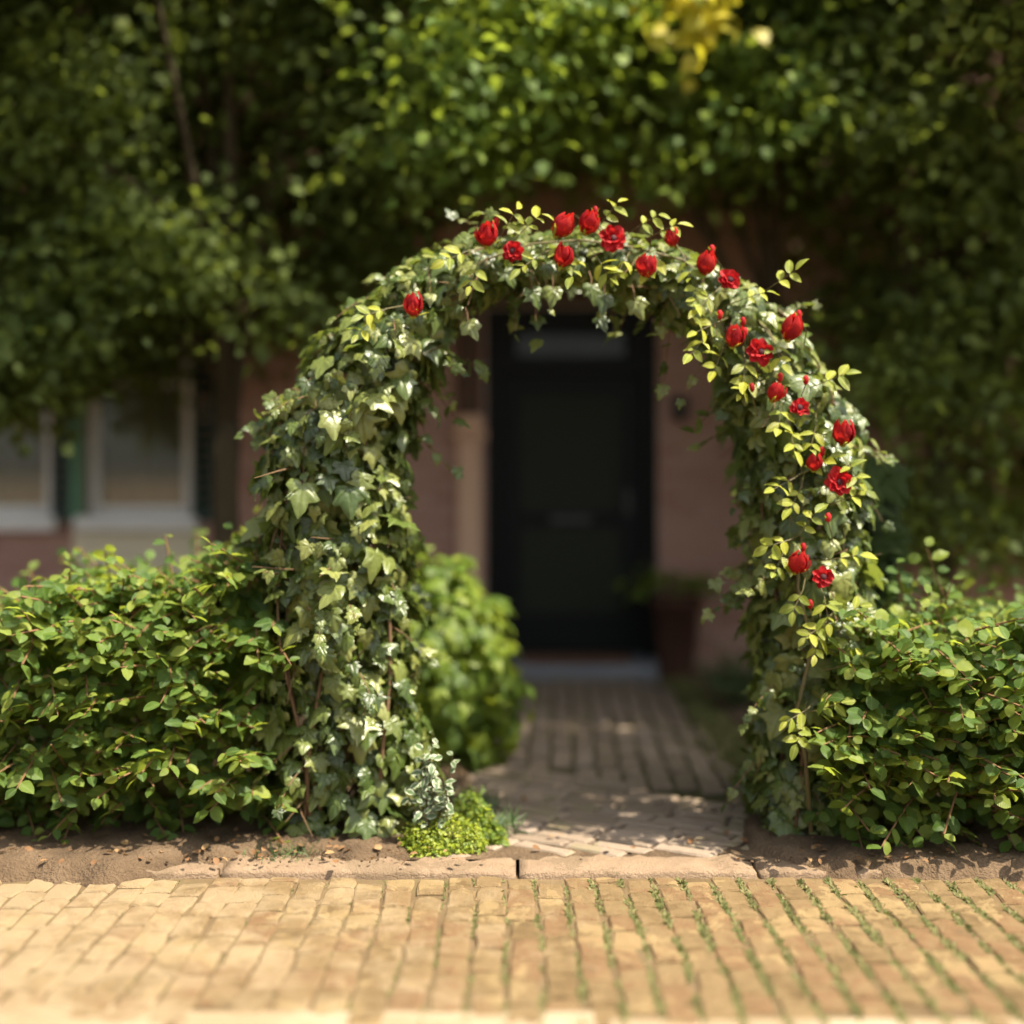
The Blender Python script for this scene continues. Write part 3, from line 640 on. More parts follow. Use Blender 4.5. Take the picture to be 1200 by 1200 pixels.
# ------------------------------------------------------------------ hedges
def hedge(name, x0, x1, top, yf, depth, zbot, tpl, mat, label, size, ntw, nfill, lean=0.):
    t = thing(name, ((x0+x1)/2, yf+.3, 0), label, 'hedge'); L, Nn, Tp, Sz = [], [], [], []; m = MB(); st = MB()
    for k in range(ntw):
        x = rng.uniform(x0, x1); tz = top(x); u = rng.random()
        if u < .68:
            z = rng.uniform(zbot, tz); y = yf+.14+.1*abs(wob(x*1.6, z*1.6))-.07*math.sin(math.pi*min(1, z/tz))+(.1 if z < .2 else 0); d = np.array([rng.normal()*.55, -1, rng.normal()*.35+.12])
        else:
            y = yf+.1+rng.random()**1.4*depth; z = tz-.12-.03*rng.random()+.04*wob(x*2, y*2); d = np.array([rng.normal()*.6, -.35+rng.normal()*.5, .75])
        d /= np.linalg.norm(d); ln = rng.uniform(.16, .33); p = np.array([x, y, z]); nl = rng.integers(8, 14); pts = [p]
        up = np.array([rng.normal()*.3, -.32+rng.normal()*.25, .85]); side = np.cross(d, up); side /= np.linalg.norm(side)
        for i in range(nl):
            f = (i+1)/nl; q = p+d*ln*f+np.array([0, 0, -.1*ln*f*f]); pts.append(q); s = 1 if i % 2 else -1
            L.append(q); Tp.append(d*.55+side*s*.9+rng.normal(size=3)*.18+[0, 0, -.2]); Nn.append(up+rng.normal(size=3)*.28); Sz.append(rng.uniform(*size)*(1-.35*f))
        m.tube(pts[::3]+[pts[-1]], [.0035]*len(pts[::3])+[.0012], 4)
    for k in range(nfill):
        x = rng.uniform(x0, x1); tz = top(x); z = rng.uniform(zbot+.02, tz-.04); y = yf+.16+rng.random()**1.6*depth+.05*wob(x*2, z*2)
        L.append((x, y, z)); Nn.append(rng.normal(size=3)*.5+[0, -.5, .6]); Tp.append(rng.normal(size=3)*.6+[0, -.2, -.5]); Sz.append(rng.uniform(*size))
    n_ = int((x1-x0)/.22)
    for k in range(n_):
        x = x0+(k+.5)*(x1-x0)/n_+rng.normal()*.03; tz = top(x)
        s2 = MB(); s2.tube([(x, yf+.35, -.03), (x+rng.normal()*.04, yf+.33, .3*tz), (x+rng.normal()*.07, yf+.3, .9*tz)], [.016, .013, .006], 7); s2.build('stem', 'twig', t, None, True)
    m.build('twig', 'twig', t, 'stuff'); leaves(t, tpl, mat, L, Nn, Tp, Sz); return t
def topL(x):
    px = 600+F*x/5.0; return 1.29-(interp(px, [-200, 0, 55, 85, 130, 250, 300, 340], [725, 720, 716, 682, 672, 668, 655, 620])-545)*5.0/F
hedge('hornbeam_hedge', -2.6, -.8, topL, 4.57, .85, .09, 'hornbeam', 'hornbeam', 'leafy green hedge on the left beside the broad ivy column', (.05, .094), 600, 2300)
def topR(x):
    px = 600+F*x/5.0; return 1.29-(interp(px, [900, 1000, 1030, 1080, 1120, 1200, 1400], [730, 722, 712, 715, 712, 704, 704])-545)*5.0/F
hr = hedge('hazel_hedge', 1.06, 2.6, topR, 4.44, .95, .11, 'hazel', 'hornbeam', 'round leaved green hedge on the right beside the rose covered ivy column', (.05, .09), 500, 2100)
# a tall shoot rising from the right hedge
m = MB(); pts = [P(1150, 800, 4.9), P(1125, 740, 4.88), P(1098, 680, 4.86), P(1086, 642, 4.85)]; m.tube(pts, [.005, .0045, .003, .0015], 5); m.build('shoot', 'twig', hr)
loc = [P(1086, 640, 4.85), P(1080, 655, 4.85), P(1092, 655, 4.85), P(1098, 668, 4.86), P(1092, 680, 4.86), P(1108, 690, 4.86), P(1102, 705, 4.87), P(1118, 715, 4.87)]
leaves(hr, 'hazel', 'hornbeam', loc, rv(8, .4)+[0, -.8, .5], [(.3, -.2, .8), (-1, 0, .1), (1, 0, .2), (1, 0, 0), (-1, 0, .1), (1, 0, .1), (-1, 0, 0), (1, 0, 0)], rng.uniform(.04, .065, 8), 8, rest='shoot_leaf')
# low sunny shrub seen between the tree trunk and the ivy
t = thing('privet_shrub', (P(300, 700, 5.7)[0], 5.7, 0), 'small leaved sunlit shrub between the tree trunk and the ivy column', 'shrub')
n = 1500; u = rv(n); u /= np.linalg.norm(u, axis=1, keepdims=True); r_ = rng.random(n)**.4
loc = np.array([P(300, 700, 5.7)[0], 5.75, .55])+u*r_[:, None]*[.22, .25, .52]
leaves(t, 'small', 'bush', loc, u+rv(n, .4)+[0, -.2, .6], u+rv(n, .5), rng.uniform(.03, .055, n), 0)
m = MB()
for k in range(5): m.tube([(P(300, 700, 5.7)[0]+.02*k-.04, 5.75, -.02), (P(300, 700, 5.7)[0]+.06*k-.12, 5.75, .8)], [.01, .004], 5)
m.build('stem', 'twig', t)

# ------------------------------------------------------------------ ivy on the arch
DA = 4.78
LEFT = [((322, 985), (500, 985)), ((308, 930), (510, 930)), ((304, 860), (498, 850)), ((306, 760), (486, 760)), ((312, 680), (482, 690)), ((312, 600), (480, 610)), ((312, 530), (480, 545)), ((338, 462), (484, 490)),
        ((380, 405), (498, 452)), ((424, 352), (517, 393)), ((480, 305), (542, 360)), ((562, 278), (596, 338)), ((650, 272), (655, 330))]
RIGHT = [((985, 990), (885, 985)), ((992, 900), (885, 900)), ((995, 820), (888, 830)), ((1008, 740), (885, 750)), ((1018, 660), (878, 670)), ((1015, 590), (872, 600)), ((1000, 520), (868, 535)), ((968, 450), (858, 475)),
         ((925, 380), (840, 425)), ((868, 328), (815, 385)), ((792, 288), (752, 348)), ((718, 272), (712, 330)), ((650, 272), (655, 330))]
def stations(S_):
    A = np.array([P(*a, DA) for a, b in S_]); B = np.array([P(*b, DA) for a, b in S_]); c = (A+B)/2; w_ = (A-B)/2
    s = np.concatenate([[0], np.cumsum(np.linalg.norm(np.diff(c, axis=0), axis=1))]); return c, w_, s
def ivy(name, S_, label, n, ry, deep, stem_n, strays=48):
    c, w_, s = stations(S_); t = thing(name, (c[0][0], DA, 0), label, 'ivy')
    q = rng.random(n)*s[-1]; ci = lambda a, k: np.interp(q, s, a[:, k])
    cc = np.stack([ci(c, 0), ci(c, 1), ci(c, 2)], 1); ww = np.stack([ci(w_, 0), ci(w_, 1), ci(w_, 2)], 1)
    th = np.where(rng.random(n) < .72, rng.uniform(-.2, math.pi+.2, n), rng.uniform(math.pi, 2*math.pi, n))
    taper = np.interp(q, s, [.66, .72, .8, .9]+[1]*5+[.85, .7, .6, .55]); rad = rng.uniform(.62, 1.04, n)+.12*wob(q*2.6, th*1.1)*taper**2
    ryv = ry*taper
    back = np.sin(th) < 0
    yy = np.where(back, -np.sin(th)*ryv*deep, -np.sin(th)*ryv)
    loc = cc+ww*(np.cos(th)*rad)[:, None]; loc[:, 1] += yy*rad
    wn = ww/np.linalg.norm(ww, axis=1, keepdims=True)
    nr = wn*np.cos(th)[:, None]+np.stack([0*th, -np.sin(th), 0*th], 1); nr = nr+rv(n, .5)+[0, 0, .55]
    tip = rv(n, .4)+nr*.25+[0, 0, -1]
    size = np.where(rng.random(n) < .2, rng.uniform(.08, .122, n), rng.uniform(.036, .08, n))*np.interp(q, s, [1]*9+[.95, .85, .75, .7])
    keep = wob(q*5.3+1, th*2.1)+.4*rng.normal(size=n) > -.6        # thin places where stems and shade show
    loc, nr, tip, size, n = loc[keep], nr[keep], tip[keep], size[keep], int(keep.sum())
    sl, sn, st_, ss = [], [], [], []; sg = MB()
    for k in range(strays):
        g = rng.uniform(.12, .98)*s[-1]; a_ = rng.choice([rng.uniform(-.5, .6), rng.uniform(2.6, 3.6), rng.uniform(.6, 2.5)])
        cg = np.array([np.interp(g, s, c[:, i]) for i in range(3)]); wg = np.array([np.interp(g, s, w_[:, i]) for i in range(3)]); tp = np.interp(g, s, [1]*9+[.85, .7, .6, .55])
        d = wg/np.linalg.norm(wg)*math.cos(a_)+np.array([0, -math.sin(a_), 0]); d = d+rng.normal(size=3)*.3+[0, 0, rng.uniform(-.9, .3)]; d /= np.linalg.norm(d)
        p0 = cg+wg*math.cos(a_)*.85-np.array([0, ry*tp*max(0, math.sin(a_))*.85, 0]); ln = rng.uniform(.08, .2); pts = [p0+d*ln*f-np.array([0, 0, .35*ln*f*f]) for f in (0, .35, .7, 1)]
        sg.tube(pts, [.003, .0026, .002, .001], 4)
        for f in np.linspace(.35, 1.05, int(rng.integers(3, 7))):
            sl.append(p0+d*ln*f-np.array([0, 0, .35*ln*f*f])); sn.append(rng.normal(size=3)*.45+d*.3+[0, -.5, .7]); st_.append(d*.6+rng.normal(size=3)*.5+[0, 0, -.5]); ss.append(rng.uniform(.028, .06))
    sg.build('stray_stem', 'vine', t, 'stuff'); loc = np.concatenate([loc, sl]); nr = np.concatenate([nr, sn]); tip = np.concatenate([tip, st_]); size = np.concatenate([size, ss])
    leaves(t, 'ivy', 'ivy', loc, nr, tip, size)
    for k in range(stem_n):
        st = MB(); pts = []; o = rng.uniform(-.85, .85); yo = rng.uniform(-.7, .4); s0 = rng.uniform(0, .15); s1 = s[-1]*rng.uniform(.5, .97); ph = rng.uniform(0, 6)
        for g in np.linspace(s0, s1, 26):
            cg = np.array([np.interp(g, s, c[:, i]) for i in range(3)]); wg = np.array([np.interp(g, s, w_[:, i]) for i in range(3)])
            tp = np.interp(g, s, [1]*9+[.85, .7, .6, .55])
            pts.append(cg+wg*(o+.18*math.sin(ph+g*5))*.9+np.array([0, ry*tp*(yo+.1*math.sin(ph*2+g*7)), 0]))
        st.tube(pts, list(np.linspace(.011, .004, 26)*rng.uniform(.5, .9)), 6); st.build('stem', 'vine', t, None, True)
    tw = MB()
    for k in range(90):
        i = rng.integers(n); p = loc[i]; d = rv(1, .5)[0]+[0, -.5, -.4]; tw.tube([p-[0, -.03, 0], p+d*.05+[0, -.02, 0], p+d*.12], [.003, .0025, .001], 4)
    tw.build('tendril', 'vine', t, 'stuff'); return t, c, w_, s
ivyL, cL, wL, sL = ivy('ivy_plant', LEFT, 'broad sunlit ivy column climbing the left leg of the arch', 3500, .27, 1.1, 9)
ivyR, cR, wR, sR = ivy('ivy_plant', RIGHT, 'ivy climbing the right leg of the arch under the red roses', 2800, .24, 2.3, 7)
# dangling shoots under the crown of the arch
for px, py, l in ((705, 335, 22), (645, 330, 16), (740, 345, 14), (545, 372, 12), (690, 330, 8), (620, 335, 9)):
    m = MB(); a_ = P(px, py-12, 4.62); b_ = P(px+3, py+l*.5, 4.6); m.tube([a_, (a_+b_)/2+[.004, 0, 0], b_], [.003, .0025, .002], 4); m.build('hanging_stem', 'vine', ivyR if px > 655 else ivyL)
    leaves(ivyR if px > 655 else ivyL, 'ivy', 'ivy', [b_], [(rng.normal()*.2, -1, .35)], [(rng.normal()*.3, 0, -1)], [.075], 1, rest='hanging_leaf')
# dark broad leaves behind the right leg
n = 80; ppx = rng.uniform(985, 1036, n); ppy = rng.uniform(540, 700, n); loc = np.array([P(a, b_, d) for a, b_, d in zip(ppx, ppy, rng.uniform(5.05, 5.5, n))])
t = thing('fig_shrub', (P(1025, 600, 5.2)[0], 5.2, 0), 'dark shrub with big lobed leaves behind the right leg of the arch', 'shrub')
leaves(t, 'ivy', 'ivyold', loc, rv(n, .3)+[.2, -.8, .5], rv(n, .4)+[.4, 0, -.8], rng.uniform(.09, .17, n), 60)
m = MB()
for k in range(4): m.tube([(P(1000, 600, 5.2)[0]+.04*k, 5.35, -.03), (P(1000, 600, 5.2)[0]+.05*k-.03, 5.35, .5), (P(1000, 600, 5.2)[0]+.04*k, 5.35, 1.05)], [.014, .011, .004], 6)
m.build('stem', 'twig', t, None, True)
# the arch that carries the ivy: two steel hoops and rungs
t = thing('garden_arch', (P(650, 990, DA)[0], DA, 0), 'rusty steel garden arch almost hidden inside the ivy', 'garden arch')
for yo in (-.1, .22):
    m = MB(); pts = [cL[i]+[0, yo, 0] for i in range(len(cL))]+[cR[i]+[0, yo, 0] for i in range(len(cR)-2, -1, -1)]; pts[0] = pts[0]*[1, 1, 0]; pts[-1] = pts[-1]*[1, 1, 0]; m.tube(pts, .011, 8); m.build('hoop', 'rust', t, None, True)
for c in (cL, cR):
    for i in range(1, 12): m = MB(); m.tube([c[i]+[0, -.1, 0], c[i]+[0, .22, 0]], .006, 6); m.build('rung', 'rust', t, None, True)

# ------------------------------------------------------------------ climbing rose
rose = thing('climbing_rose', (P(960, 990, 4.42)[0], 4.44, 0), 'climbing rose with red blooms and yellow green leaves on the ivy arch', 'climbing rose')
def rp(px, py): return P(px, py, np.interp(py, [250, 350, 500, 900], [4.56, 4.52, 4.5, 4.44])-(.03 if px < 700 else 0))
CANE = [(962, 985), (950, 900), (943, 840), (958, 760), (940, 690), (950, 610), (945, 550), (962, 490), (930, 430), (905, 385), (860, 335), (800, 300), (740, 285), (680, 275), (620, 280), (565, 300), (520, 335), (470, 370)]
m = MB(); m.tube([rp(*c)+[.012*math.sin(c[1]*.05), .11+.03*math.sin(c[1]*.08), 0] for c in CANE], list(np.linspace(.008, .003, len(CANE))), 6); m.build('cane', 'cane', rose, None, True)
m = MB(); m.tube([rp(*c)+[.014*math.sin(c[1]*.035), .17+.03*math.sin(c[1]*.06), 0] for c in [(1012, 985), (1010, 860), (1008, 770), (1002, 690), (1000, 600), (985, 520)]], [.007, .0065, .006, .005, .004, .003], 6); m.build('cane', 'cane', rose, None, True)
pet = [t_mesh('petal', tp, 'petal', k*.31) for k, tp in enumerate(T['petal'])]
petc = [t_mesh('petal', tp, 'petal_side', k*.31) for k, tp in enumerate(T['petal_c'])]
smallT = [t_mesh('sepal', tp, 'sepal', k*.31) for k, tp in enumerate(T['small'])]
def ball(c, r, sq=(1, 1, 1), n=8, mth_=6):
    v = []; f = []
    for i in range(mth_+1):
        ph = math.pi*i/mth_
        for k in range(n): v.append((c[0]+r*sq[0]*math.sin(ph)*math.cos(2*math.pi*k/n), c[1]+r*sq[1]*math.sin(ph)*math.sin(2*math.pi*k/n), c[2]+r*sq[2]*math.cos(ph)))
    for i in range(mth_):
        for k in range(n): f.append((i*n+k, i*n+n+k, i*n+n+(k+1) % n, i*n+(k+1) % n))
    return v, f
def frame_m(origin, zdir, roll=0):
    z = Vector([float(c) for c in zdir]).normalized(); return Matrix.Translation([float(c) for c in origin]) @ z.to_track_quat('Z', 'Y').to_matrix().to_4x4() @ Matrix.Rotation(roll, 4, 'Z')
def put(me, name, parent, mat):
    o = bpy.data.objects.new(name, me); COL.objects.link(o); o.parent = parent; o.matrix_basis = mat; return o
eye_me = None
def bloom(px, py, kind, s=None):
    global eye_me
    s = s or rng.uniform(.025, .037); p = rp(px, py)-[0, .03, 0]
    if kind == 'F':
        ax = np.array([rng.normal()*.18+.1, -1, .22+rng.normal()*.1]); b = MB(); v, f = ball((0, 0, .004), s*.36, (1, 1, .6)); b.add(v, f)
        if eye_me is None: eye_me = bpy.data.meshes.new('bloom'); eye_me.from_pydata(b.v, [], b.f); eye_me.materials.append(M['eye'])
        fm = frame_m(p, ax, rng.uniform(0, 6)); o = put(eye_me, 'bloom', rose, Matrix.Translation(-WP[rose.name]) @ fm); WP[o.name] = Vector((0, 0, 0))
        for ring, (n, tilt, sc) in enumerate(((7, .12, 1.15), (6, .45, 1.0), (5, .85, .72))):
            for k in range(n):
                a_ = 2*math.pi*(k+.5*ring)/n+rng.normal()*.1
                mm = Matrix.Rotation(a_, 4, 'Z') @ Matrix.Translation((0, s*.12, 0)) @ Matrix.Rotation(tilt+rng.normal()*.12, 4, 'X') @ Matrix.Scale(s*sc*(1+.08*rng.normal()), 4)
                put(pet[(k+ring) % 3], 'petal', o, mm)
    else:
        ax = np.array([rng.normal()*.2+.12, -.45, .9]); fm = frame_m(p-[0, 0, s*1.1], ax, rng.uniform(0, 6))
        b = MB(); v, f = ball((0, 0, 0), s*.34, (1, 1, .8)); b.add(v, f)
        me_ = bpy.data.meshes.new('bloom'); me_.from_pydata(b.v, [], b.f); me_.materials.append(M['sepal'])
        o = put(me_, 'bloom', rose, Matrix.Translation(-WP[rose.name]) @ fm)
        for ring, (n, tilt, sc) in enumerate(((5, 1.25, 1.95), (5, 1.38, 2.3), (3, 1.48, 2.3))):
            for k in range(n):
                a_ = 2*math.pi*(k+.5*ring)/n+rng.normal()*.15
                mm = Matrix.Rotation(a_, 4, 'Z') @ Matrix.Translation((0, s*(.16-.05*ring), 0)) @ Matrix.Rotation(tilt+rng.normal()*.07, 4, 'X') @ Matrix.Scale(s*sc*(1+.08*rng.normal()), 4)
                put(petc[(k+ring) % 3], 'petal', o, mm)
        for k in range(5):
            a_ = 2*math.pi*k/5+.3; mm = Matrix.Rotation(a_, 4, 'Z') @ Matrix.Translation((0, s*.32, -.1*s)) @ Matrix.Rotation(1.15+.25*rng.normal(), 4, 'X') @ Matrix.Diagonal((s*.6, s*(1.2+.5*rng.random()), s, 1))
            put(smallT[k % 3], 'sepal', o, mm)
for q in [(570, 276, 'S'), (601, 296, 'F'), (651, 264, 'S'), (659, 302, 'S'), (685, 263, 'S'), (718, 281, 'F'), (755, 313, 'S'), (787, 280, 'S'), (823, 310, 'S'), (854, 329, 'F'), (485, 358, 'S'),
          (856, 395, 'S'), (890, 413, 'F'), (921, 385, 'S'), (902, 459, 'S'), (935, 478, 'F'), (985, 507, 'S'), (951, 541, 'S', .026), (981, 565, 'F'), (929, 657, 'S'), (962, 675, 'F')]: bloom(*q)
def bud(px, py):
    p = rp(px, py)-[0, .03, 0]; b = MB(); v, f = ball(p, .013, (.8, .8, 1.25)); b.add(v, f); o = b.build('bud', 'petal', rose, None, True)
    for k in range(3):
        a_ = 2.1*k; mm = Matrix.Translation([float(c) for c in p-[0, 0, .014]]) @ Matrix.Rotation(a_, 4, 'Z') @ Matrix.Translation((0, .006, 0)) @ Matrix.Rotation(1.25, 4, 'X') @ Matrix.Diagonal((.014, .026, .02, 1)); put(smallT[k], 'sepal', o, mm)
    b = MB(); b.tube([p-[0, 0, .014], p+[rng.normal()*.01+.012, .02, -.05], p+[.03, .06, -.09]], .0022, 4); b.build('stalk', 'cane', rose)
for q in [(582, 262), (697, 249), (833, 294), (842, 370), (869, 378), (871, 390), (934, 370), (879, 455), (912, 443), (942, 446), (961, 529), (968, 606), (939, 641), (947, 707), (697, 256)]: bud(*q)
L, Nn, Tp, Sz = [], [], [], []
def spray(px, py, ang, ln=.085, n=5):
    p = rp(px, py)-[0, .015, 0]; d = np.array([math.cos(ang), -.35, math.sin(ang)]); d /= np.linalg.norm(d); up = np.array([rng.normal()*.25, -.75, .65]); sd = np.cross(d, up); sd /= np.linalg.norm(sd)
    m = MB(); e = p+d*ln; m.tube([p-d*.05+[0, .05, 0], p, e], [.002, .0018, .001], 4); m.build('leaf_stalk', 'cane', rose)
    for i in range(n):
        if i == n-1: b_, tdir = e, d
        else: b_ = p+d*ln*(.3+.45*(i//2)); tdir = d*.55+sd*(1 if i % 2 else -1)
        L.append(b_); Tp.append(tdir+rng.normal(size=3)*.12+[0, 0, -.1]); Nn.append(up+rng.normal(size=3)*.3); Sz.append(rng.uniform(.036, .062))
for q in [(455, 362, 3.5), (440, 372, 4.), (548, 295, 3.6), (590, 272, 1.), (612, 272, .7), (632, 300, 3.8), (560, 310, 4.4), (655, 285, 5.), (676, 298, 4.5), (700, 303, 5.2), (705, 262, .9), (745, 268, .5), (766, 276, .4), (735, 300, 4.2),
          (775, 300, 4.), (800, 300, 5.), (815, 330, 4.6), (835, 345, 3.9), (868, 352, .3), (840, 378, 3.6), (826, 395, 4.), (872, 420, 4.6), (846, 410, 4.3), (905, 400, 5.), (880, 440, 4.1), (915, 475, 4.5), (925, 500, 4.8), (955, 500, 4.4), (960, 450, .4),
          (930, 560, 3.6), (945, 552, .6), (938, 570, 4.2), (975, 590, .4), (990, 540, 5.2), (925, 632, 3.4), (936, 625, 1.), (918, 645, 4.2), (940, 690, 4.2), (965, 700, 4.8), (965, 730, 3.7), (980, 725, .6), (960, 738, 4.4), (985, 780, .5),
          (945, 830, 3.6), (955, 832, .4), (942, 842, 4.3), (975, 655, .2), (905, 335, .6)]: spray(*q)
leaves(rose, 'rose', 'roseleaf', L, Nn, Tp, Sz, 300, rest='small_leaf')

# ------------------------------------------------------------------ low plants
def dome(name, label, cat, c, r3, n, tpl, mat, size, pick, tipdown=-.3, up=.5, sun=0, nstem=6, rest='foliage'):
    t = thing(name, (c[0], c[1], 0), label, cat); u = rv(n); u /= np.linalg.norm(u, axis=1, keepdims=True); u[:, 2] = np.where(u[:, 2] < -.75, -u[:, 2], u[:, 2])
    r_ = (1-.45*rng.random(n)**1.5)+.2*wob(u[:, 0]*2.5, u[:, 2]*3+u[:, 1])+np.where(rng.random(n) < .05, .3*rng.random(n), 0)-.12*np.maximum(u[:, 2], 0); loc = np.array(c)+u*r_[:, None]*r3; loc[:, 2] = np.maximum(loc[:, 2], .03)
    leaves(t, tpl, mat, loc, u+rv(n, .35)+[0, -.15, up], u*.7+rv(n, .45)+[0, 0, tipdown], rng.uniform(*size, n), pick, rest=rest)
    for k in range(nstem):
        m = MB(); q = rng.uniform(0, 6.28); m.tube([(c[0]+.03*math.cos(q), c[1]+.03*math.sin(q), -.03), (c[0]+.3*r3[0]*math.cos(q), c[1]+.3*r3[1]*math.sin(q), c[2]), (c[0]+.7*r3[0]*math.cos(q), c[1]+.7*r3[1]*math.sin(q), c[2]+.5*r3[2])], [.01, .008, .003], 5); m.build('stem', 'twig', t, None, True)
    return t
dome('ivy_bush', 'rounded bright green bush left of the path just inside the arch', 'bush', (-.36, 5.95, .4), (.37, .4, .5), 2500, 'bush', 'bush', (.06, .1), 300)
# variegated plant
t = thing('variegated_plant', (-.36, 4.62, 0), 'white edged variegated plant at the foot of the left ivy column', 'shrub')
L, Nn, Tp, Sz = [], [], [], []
for k in range(14):
    m = MB(); a0 = np.array([P(505, 960, 4.6)[0]+rng.normal()*.03, 4.6, .02]); px = 474+62*rng.random(); top_ = P(px if k > 3 else 490+30*rng.random(), (875+65*rng.random()) if k > 3 else 850+45*rng.random(), 4.5); mid = (a0+top_)/2+rv(1, .015)[0]
    m.tube([a0, mid, top_], [.003, .0025, .0012], 4); m.build('stem', 'cane', t)
    for i in range(13):
        f = .25+.75*i/12; p = a0*(1-f)**2+2*mid*f*(1-f)+top_*f*f; q = rng.uniform(0, 6.28)
        L.append(p); Tp.append((math.cos(q), math.sin(q)-.3, .4)); Nn.append((rng.normal()*.4, -.6+rng.normal()*.3, .7)); Sz.append(rng.uniform(.026, .045))
leaves(t, 'small', 'variegated', L, Nn, Tp, Sz, 200, rest='small_leaf')
# lime green ground cover mound and its darker neighbour
def carpet(name, label, lobes, n, tpl, mat, size, up):
    c0 = lobes[0]; t = thing(name, (c0[0], c0[1], 0), label, 'ground cover'); A = np.array(lobes); k = rng.integers(0, len(A), n); u = rv(n); u /= np.linalg.norm(u, axis=1, keepdims=True); u[:, 2] = abs(u[:, 2])
    r_ = (1-.5*rng.random(n)**2)+.16*wob(u[:, 0]*4+k, u[:, 2]*5+u[:, 1]*3)+np.where(rng.random(n) < .06, .25*rng.random(n), 0)
    loc = np.stack([A[k, 0], A[k, 1], 0*r_+.015], 1)+u*r_[:, None]*A[k, 2:5]; loc[:, 2] = np.maximum(loc[:, 2], .02)
    leaves(t, tpl, mat, loc, u+rv(n, .5)+[0, -.2, up], u*.5+rv(n, .6)+[0, 0, .2], rng.uniform(*size, n)*np.where(rng.random(n) < .15, 1.5, 1), 150)
    m = MB()
    for q in range(14):
        l = lobes[q % len(lobes)]; a_ = rng.uniform(0, 6.28); m.tube([(l[0], l[1], .0), (l[0]+l[2]*.6*math.cos(a_), l[1]+l[3]*.6*math.sin(a_), l[4]*.7), (l[0]+l[2]*1.1*math.cos(a_), l[1]+l[3]*1.1*math.sin(a_), l[4]*(.6+.6*rng.random()))], [.003, .002, .001], 4)
    m.build('stem', 'cane', t, 'stuff'); return t
gx = lambda px, d=4.55: P(px, 985, d)[0]
carpet('creeping_jenny', 'low lime green carpet of tiny leaves spilling beside the kerb', [(gx(522), 4.55, .09, .07, .12), (gx(492), 4.53, .07, .05, .1), (gx(548), 4.56, .06, .06, .09), (gx(508), 4.51, .09, .045, .06)], 4200, 'small', 'moundleaf', (.007, .016), .6)
carpet('sedum_clump', 'darker olive green straggling clump at the path edge behind the lime green carpet', [(gx(566, 4.66), 4.66, .045, .06, .12), (gx(578, 4.6), 4.64, .04, .05, .06), (gx(552, 4.75), 4.78, .06, .08, .15)], 1300, 'small', 'bush', (.012, .028), .4)
n = 110; q = rng.random(n); loc = np.stack([gx(580, 4.65)+rng.normal(size=n)*.045, 4.66+.12*rng.random(n), .02+.05*rng.random(n)], 1)
tg = thing('fern', (gx(585, 4.7), 4.7, 0), 'thin green fern fronds leaning over the path edge', 'fern'); fd = np.stack([.4+rng.normal(size=n)*.5, rng.normal(size=n)*.4-.2, .8+0*q], 1)
leaves(tg, 'grass', 'conifer', loc, rv(n, .4)+[0, -.7, .3], fd, rng.uniform(.03, .075, n), 60, name='frond', rest='frond_mass')
# feathery conifer by the house on the right
t = thing('juniper_shrub', (P(872, 830, 7.1)[0], 7.1, 0), 'feathery dark juniper at the foot of the house wall right of the path', 'shrub')
L, Nn, Tp, Sz = [], [], [], []; m = MB()
for k in range(46):
    q = rng.uniform(0, 6.28); el_ = rng.uniform(.15, 1.1); d = np.array([math.cos(q)*math.cos(el_), math.sin(q)*math.cos(el_), math.sin(el_)]); p0 = np.array([P(880, 830, 7.1)[0], 7.15, .08]); ln = rng.uniform(.2, .38)
    m.tube([p0, p0+d*ln*.6, p0+d*ln+[0, 0, -.03]], [.004, .003, .001], 4)
    for i in range(26):
        f = .2+.8*rng.random(); L.append(p0+d*ln*f); Tp.append(d+rng.normal(size=3)*.6); Nn.append(rng.normal(size=3)*.4+[0, -.5, .6]); Sz.append(rng.uniform(.03, .075))
m.build('branch', 'twig', t, 'stuff'); leaves(t, 'needle', 'conifer', L, Nn, Tp, Sz, 0, rest='spray')
# moss and grass strip along the right edge of the path
def tuft(n, fx, size, mat, tpl, name, label=None, spread=1.):
    loc = np.array([fx() for _ in range(n)]); me = joined_mesh(name, T[tpl], mat, frames(rv(n, .5)+[0, -.6, .3], rv(n, .4*spread)+[0, 0, .8], rng.uniform(*size, n)), loc, rng.integers(0, len(T[tpl]), n), rng.random(n))
    return link(name, me, None, 'stuff')
tuft(2600, lambda: (rng.normal()*.05+1.0+.0*rng.random(), rng.uniform(5.3, 8.1), .02), (.02, .05), 'moss', 'small', 'moss_strip')
tuft(500, lambda: ((lambda q: (P(620+rng.normal()*3-0*q, 940, 4.9)[0]-.22+rng.normal()*.05, 4.72+.5*q, .02))(rng.random())), (.03, .08), 'conifer', 'grass', 'grass')
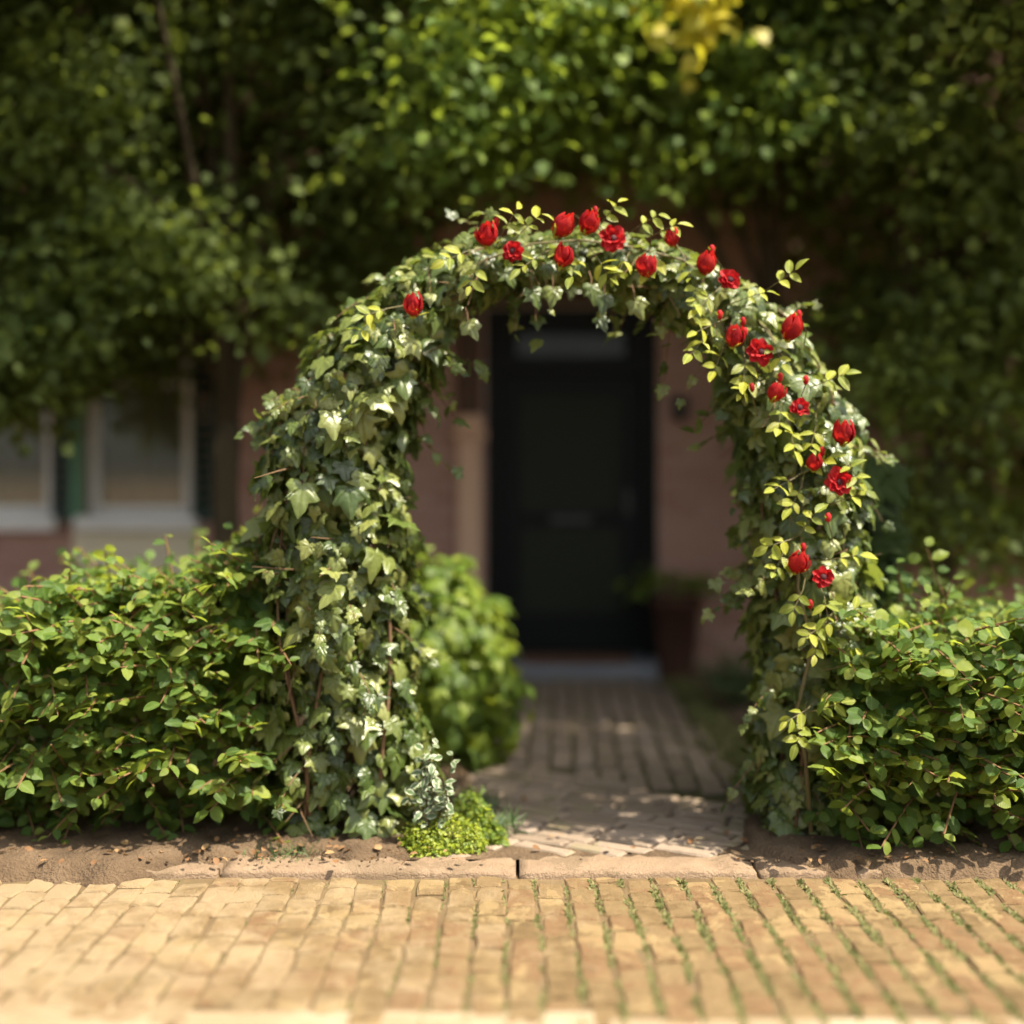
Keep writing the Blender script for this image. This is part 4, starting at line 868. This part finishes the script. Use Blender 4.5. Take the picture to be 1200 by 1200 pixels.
# weeds and dry leaves along the hedge foot
tuft(260, lambda: (P(330+rng.normal()*22, 1000, 4.5)[0], 4.5+rng.normal()*.04, .025), (.015, .045), 'conifer', 'grass', 'weeds', spread=2)
def lit(a):
    while True:
        x = rng.uniform(-2.4, 2.4); y = rng.uniform(4.33, 4.75) if rng.random() < .8 else rng.uniform(4.6, 6.)
        if not -.2 < x < .9 or rng.random() < .12: return (x, y, .05 if not -.1 < x < .85 else .035)
n = 520; loc = np.array([lit(0) for _ in range(n)])
link('leaf_litter', joined_mesh('leaf_litter', T['hornbeam'], 'dryleaf', frames(rv(n, .35)+[0, 0, 1], rv(n), rng.uniform(.012, .035, n)), loc, rng.integers(0, 6, n), rng.random(n)), None, 'stuff')
n = 420; loc = np.array([(rng.uniform(-2.4, 2.4), 4.36+abs(rng.normal())*.12, .034) for _ in range(n)])
loc = loc[(loc[:, 0] < -.3) | (loc[:, 0] > .75)]; n = len(loc)
link('grit', joined_mesh('grit', [(np.array(ball((0, 0, 0), 1, (1, .8, .6), 5, 3)[0]), ball((0, 0, 0), 1, n=5, mth_=3)[1], np.zeros((20, 2)))], 'soil', frames(rv(n), rv(n), rng.uniform(.002, .008, n)), loc, np.zeros(n, int), rng.random(n)), None, 'stuff')

finish_leaves()
for n_, (lab, cat) in {'ground': ('brown earth stretching away beyond the house and garden', 'ground'), 'pavement': ('sunlit pavement of sand coloured bricks with mossy joints', 'pavement'),
    'gutter': ('pale slabs along the street edge of the brick pavement', 'gutter'), 'kerb': ('low kerb of long worn stones between pavement and path', 'kerb'), 'path': ('shaded path of worn grey brown bricks leading to the door', 'path'),
    'soil_bed': ('bare brown soil under the hedge left of the path', 'soil'), 'soil_bed.001': ('bare brown soil under the hedge right of the path', 'soil'),
    'moss_strip': ('dark moss along the right edge of the path', 'moss'), 'grass': ('thin grass at the left edge of the path', 'grass'), 'weeds': ('small weeds in the soil at the foot of the left hedge', 'weeds'),
    'leaf_litter': ('dry brown leaves scattered on the soil below the hedges', 'leaves'), 'grit': ('brown grit and crumbs of soil strewn along the kerb', 'grit')}.items():
    o = bpy.data.objects.get(n_)
    if o and o.parent is None: o['label'] = lab; o['category'] = cat
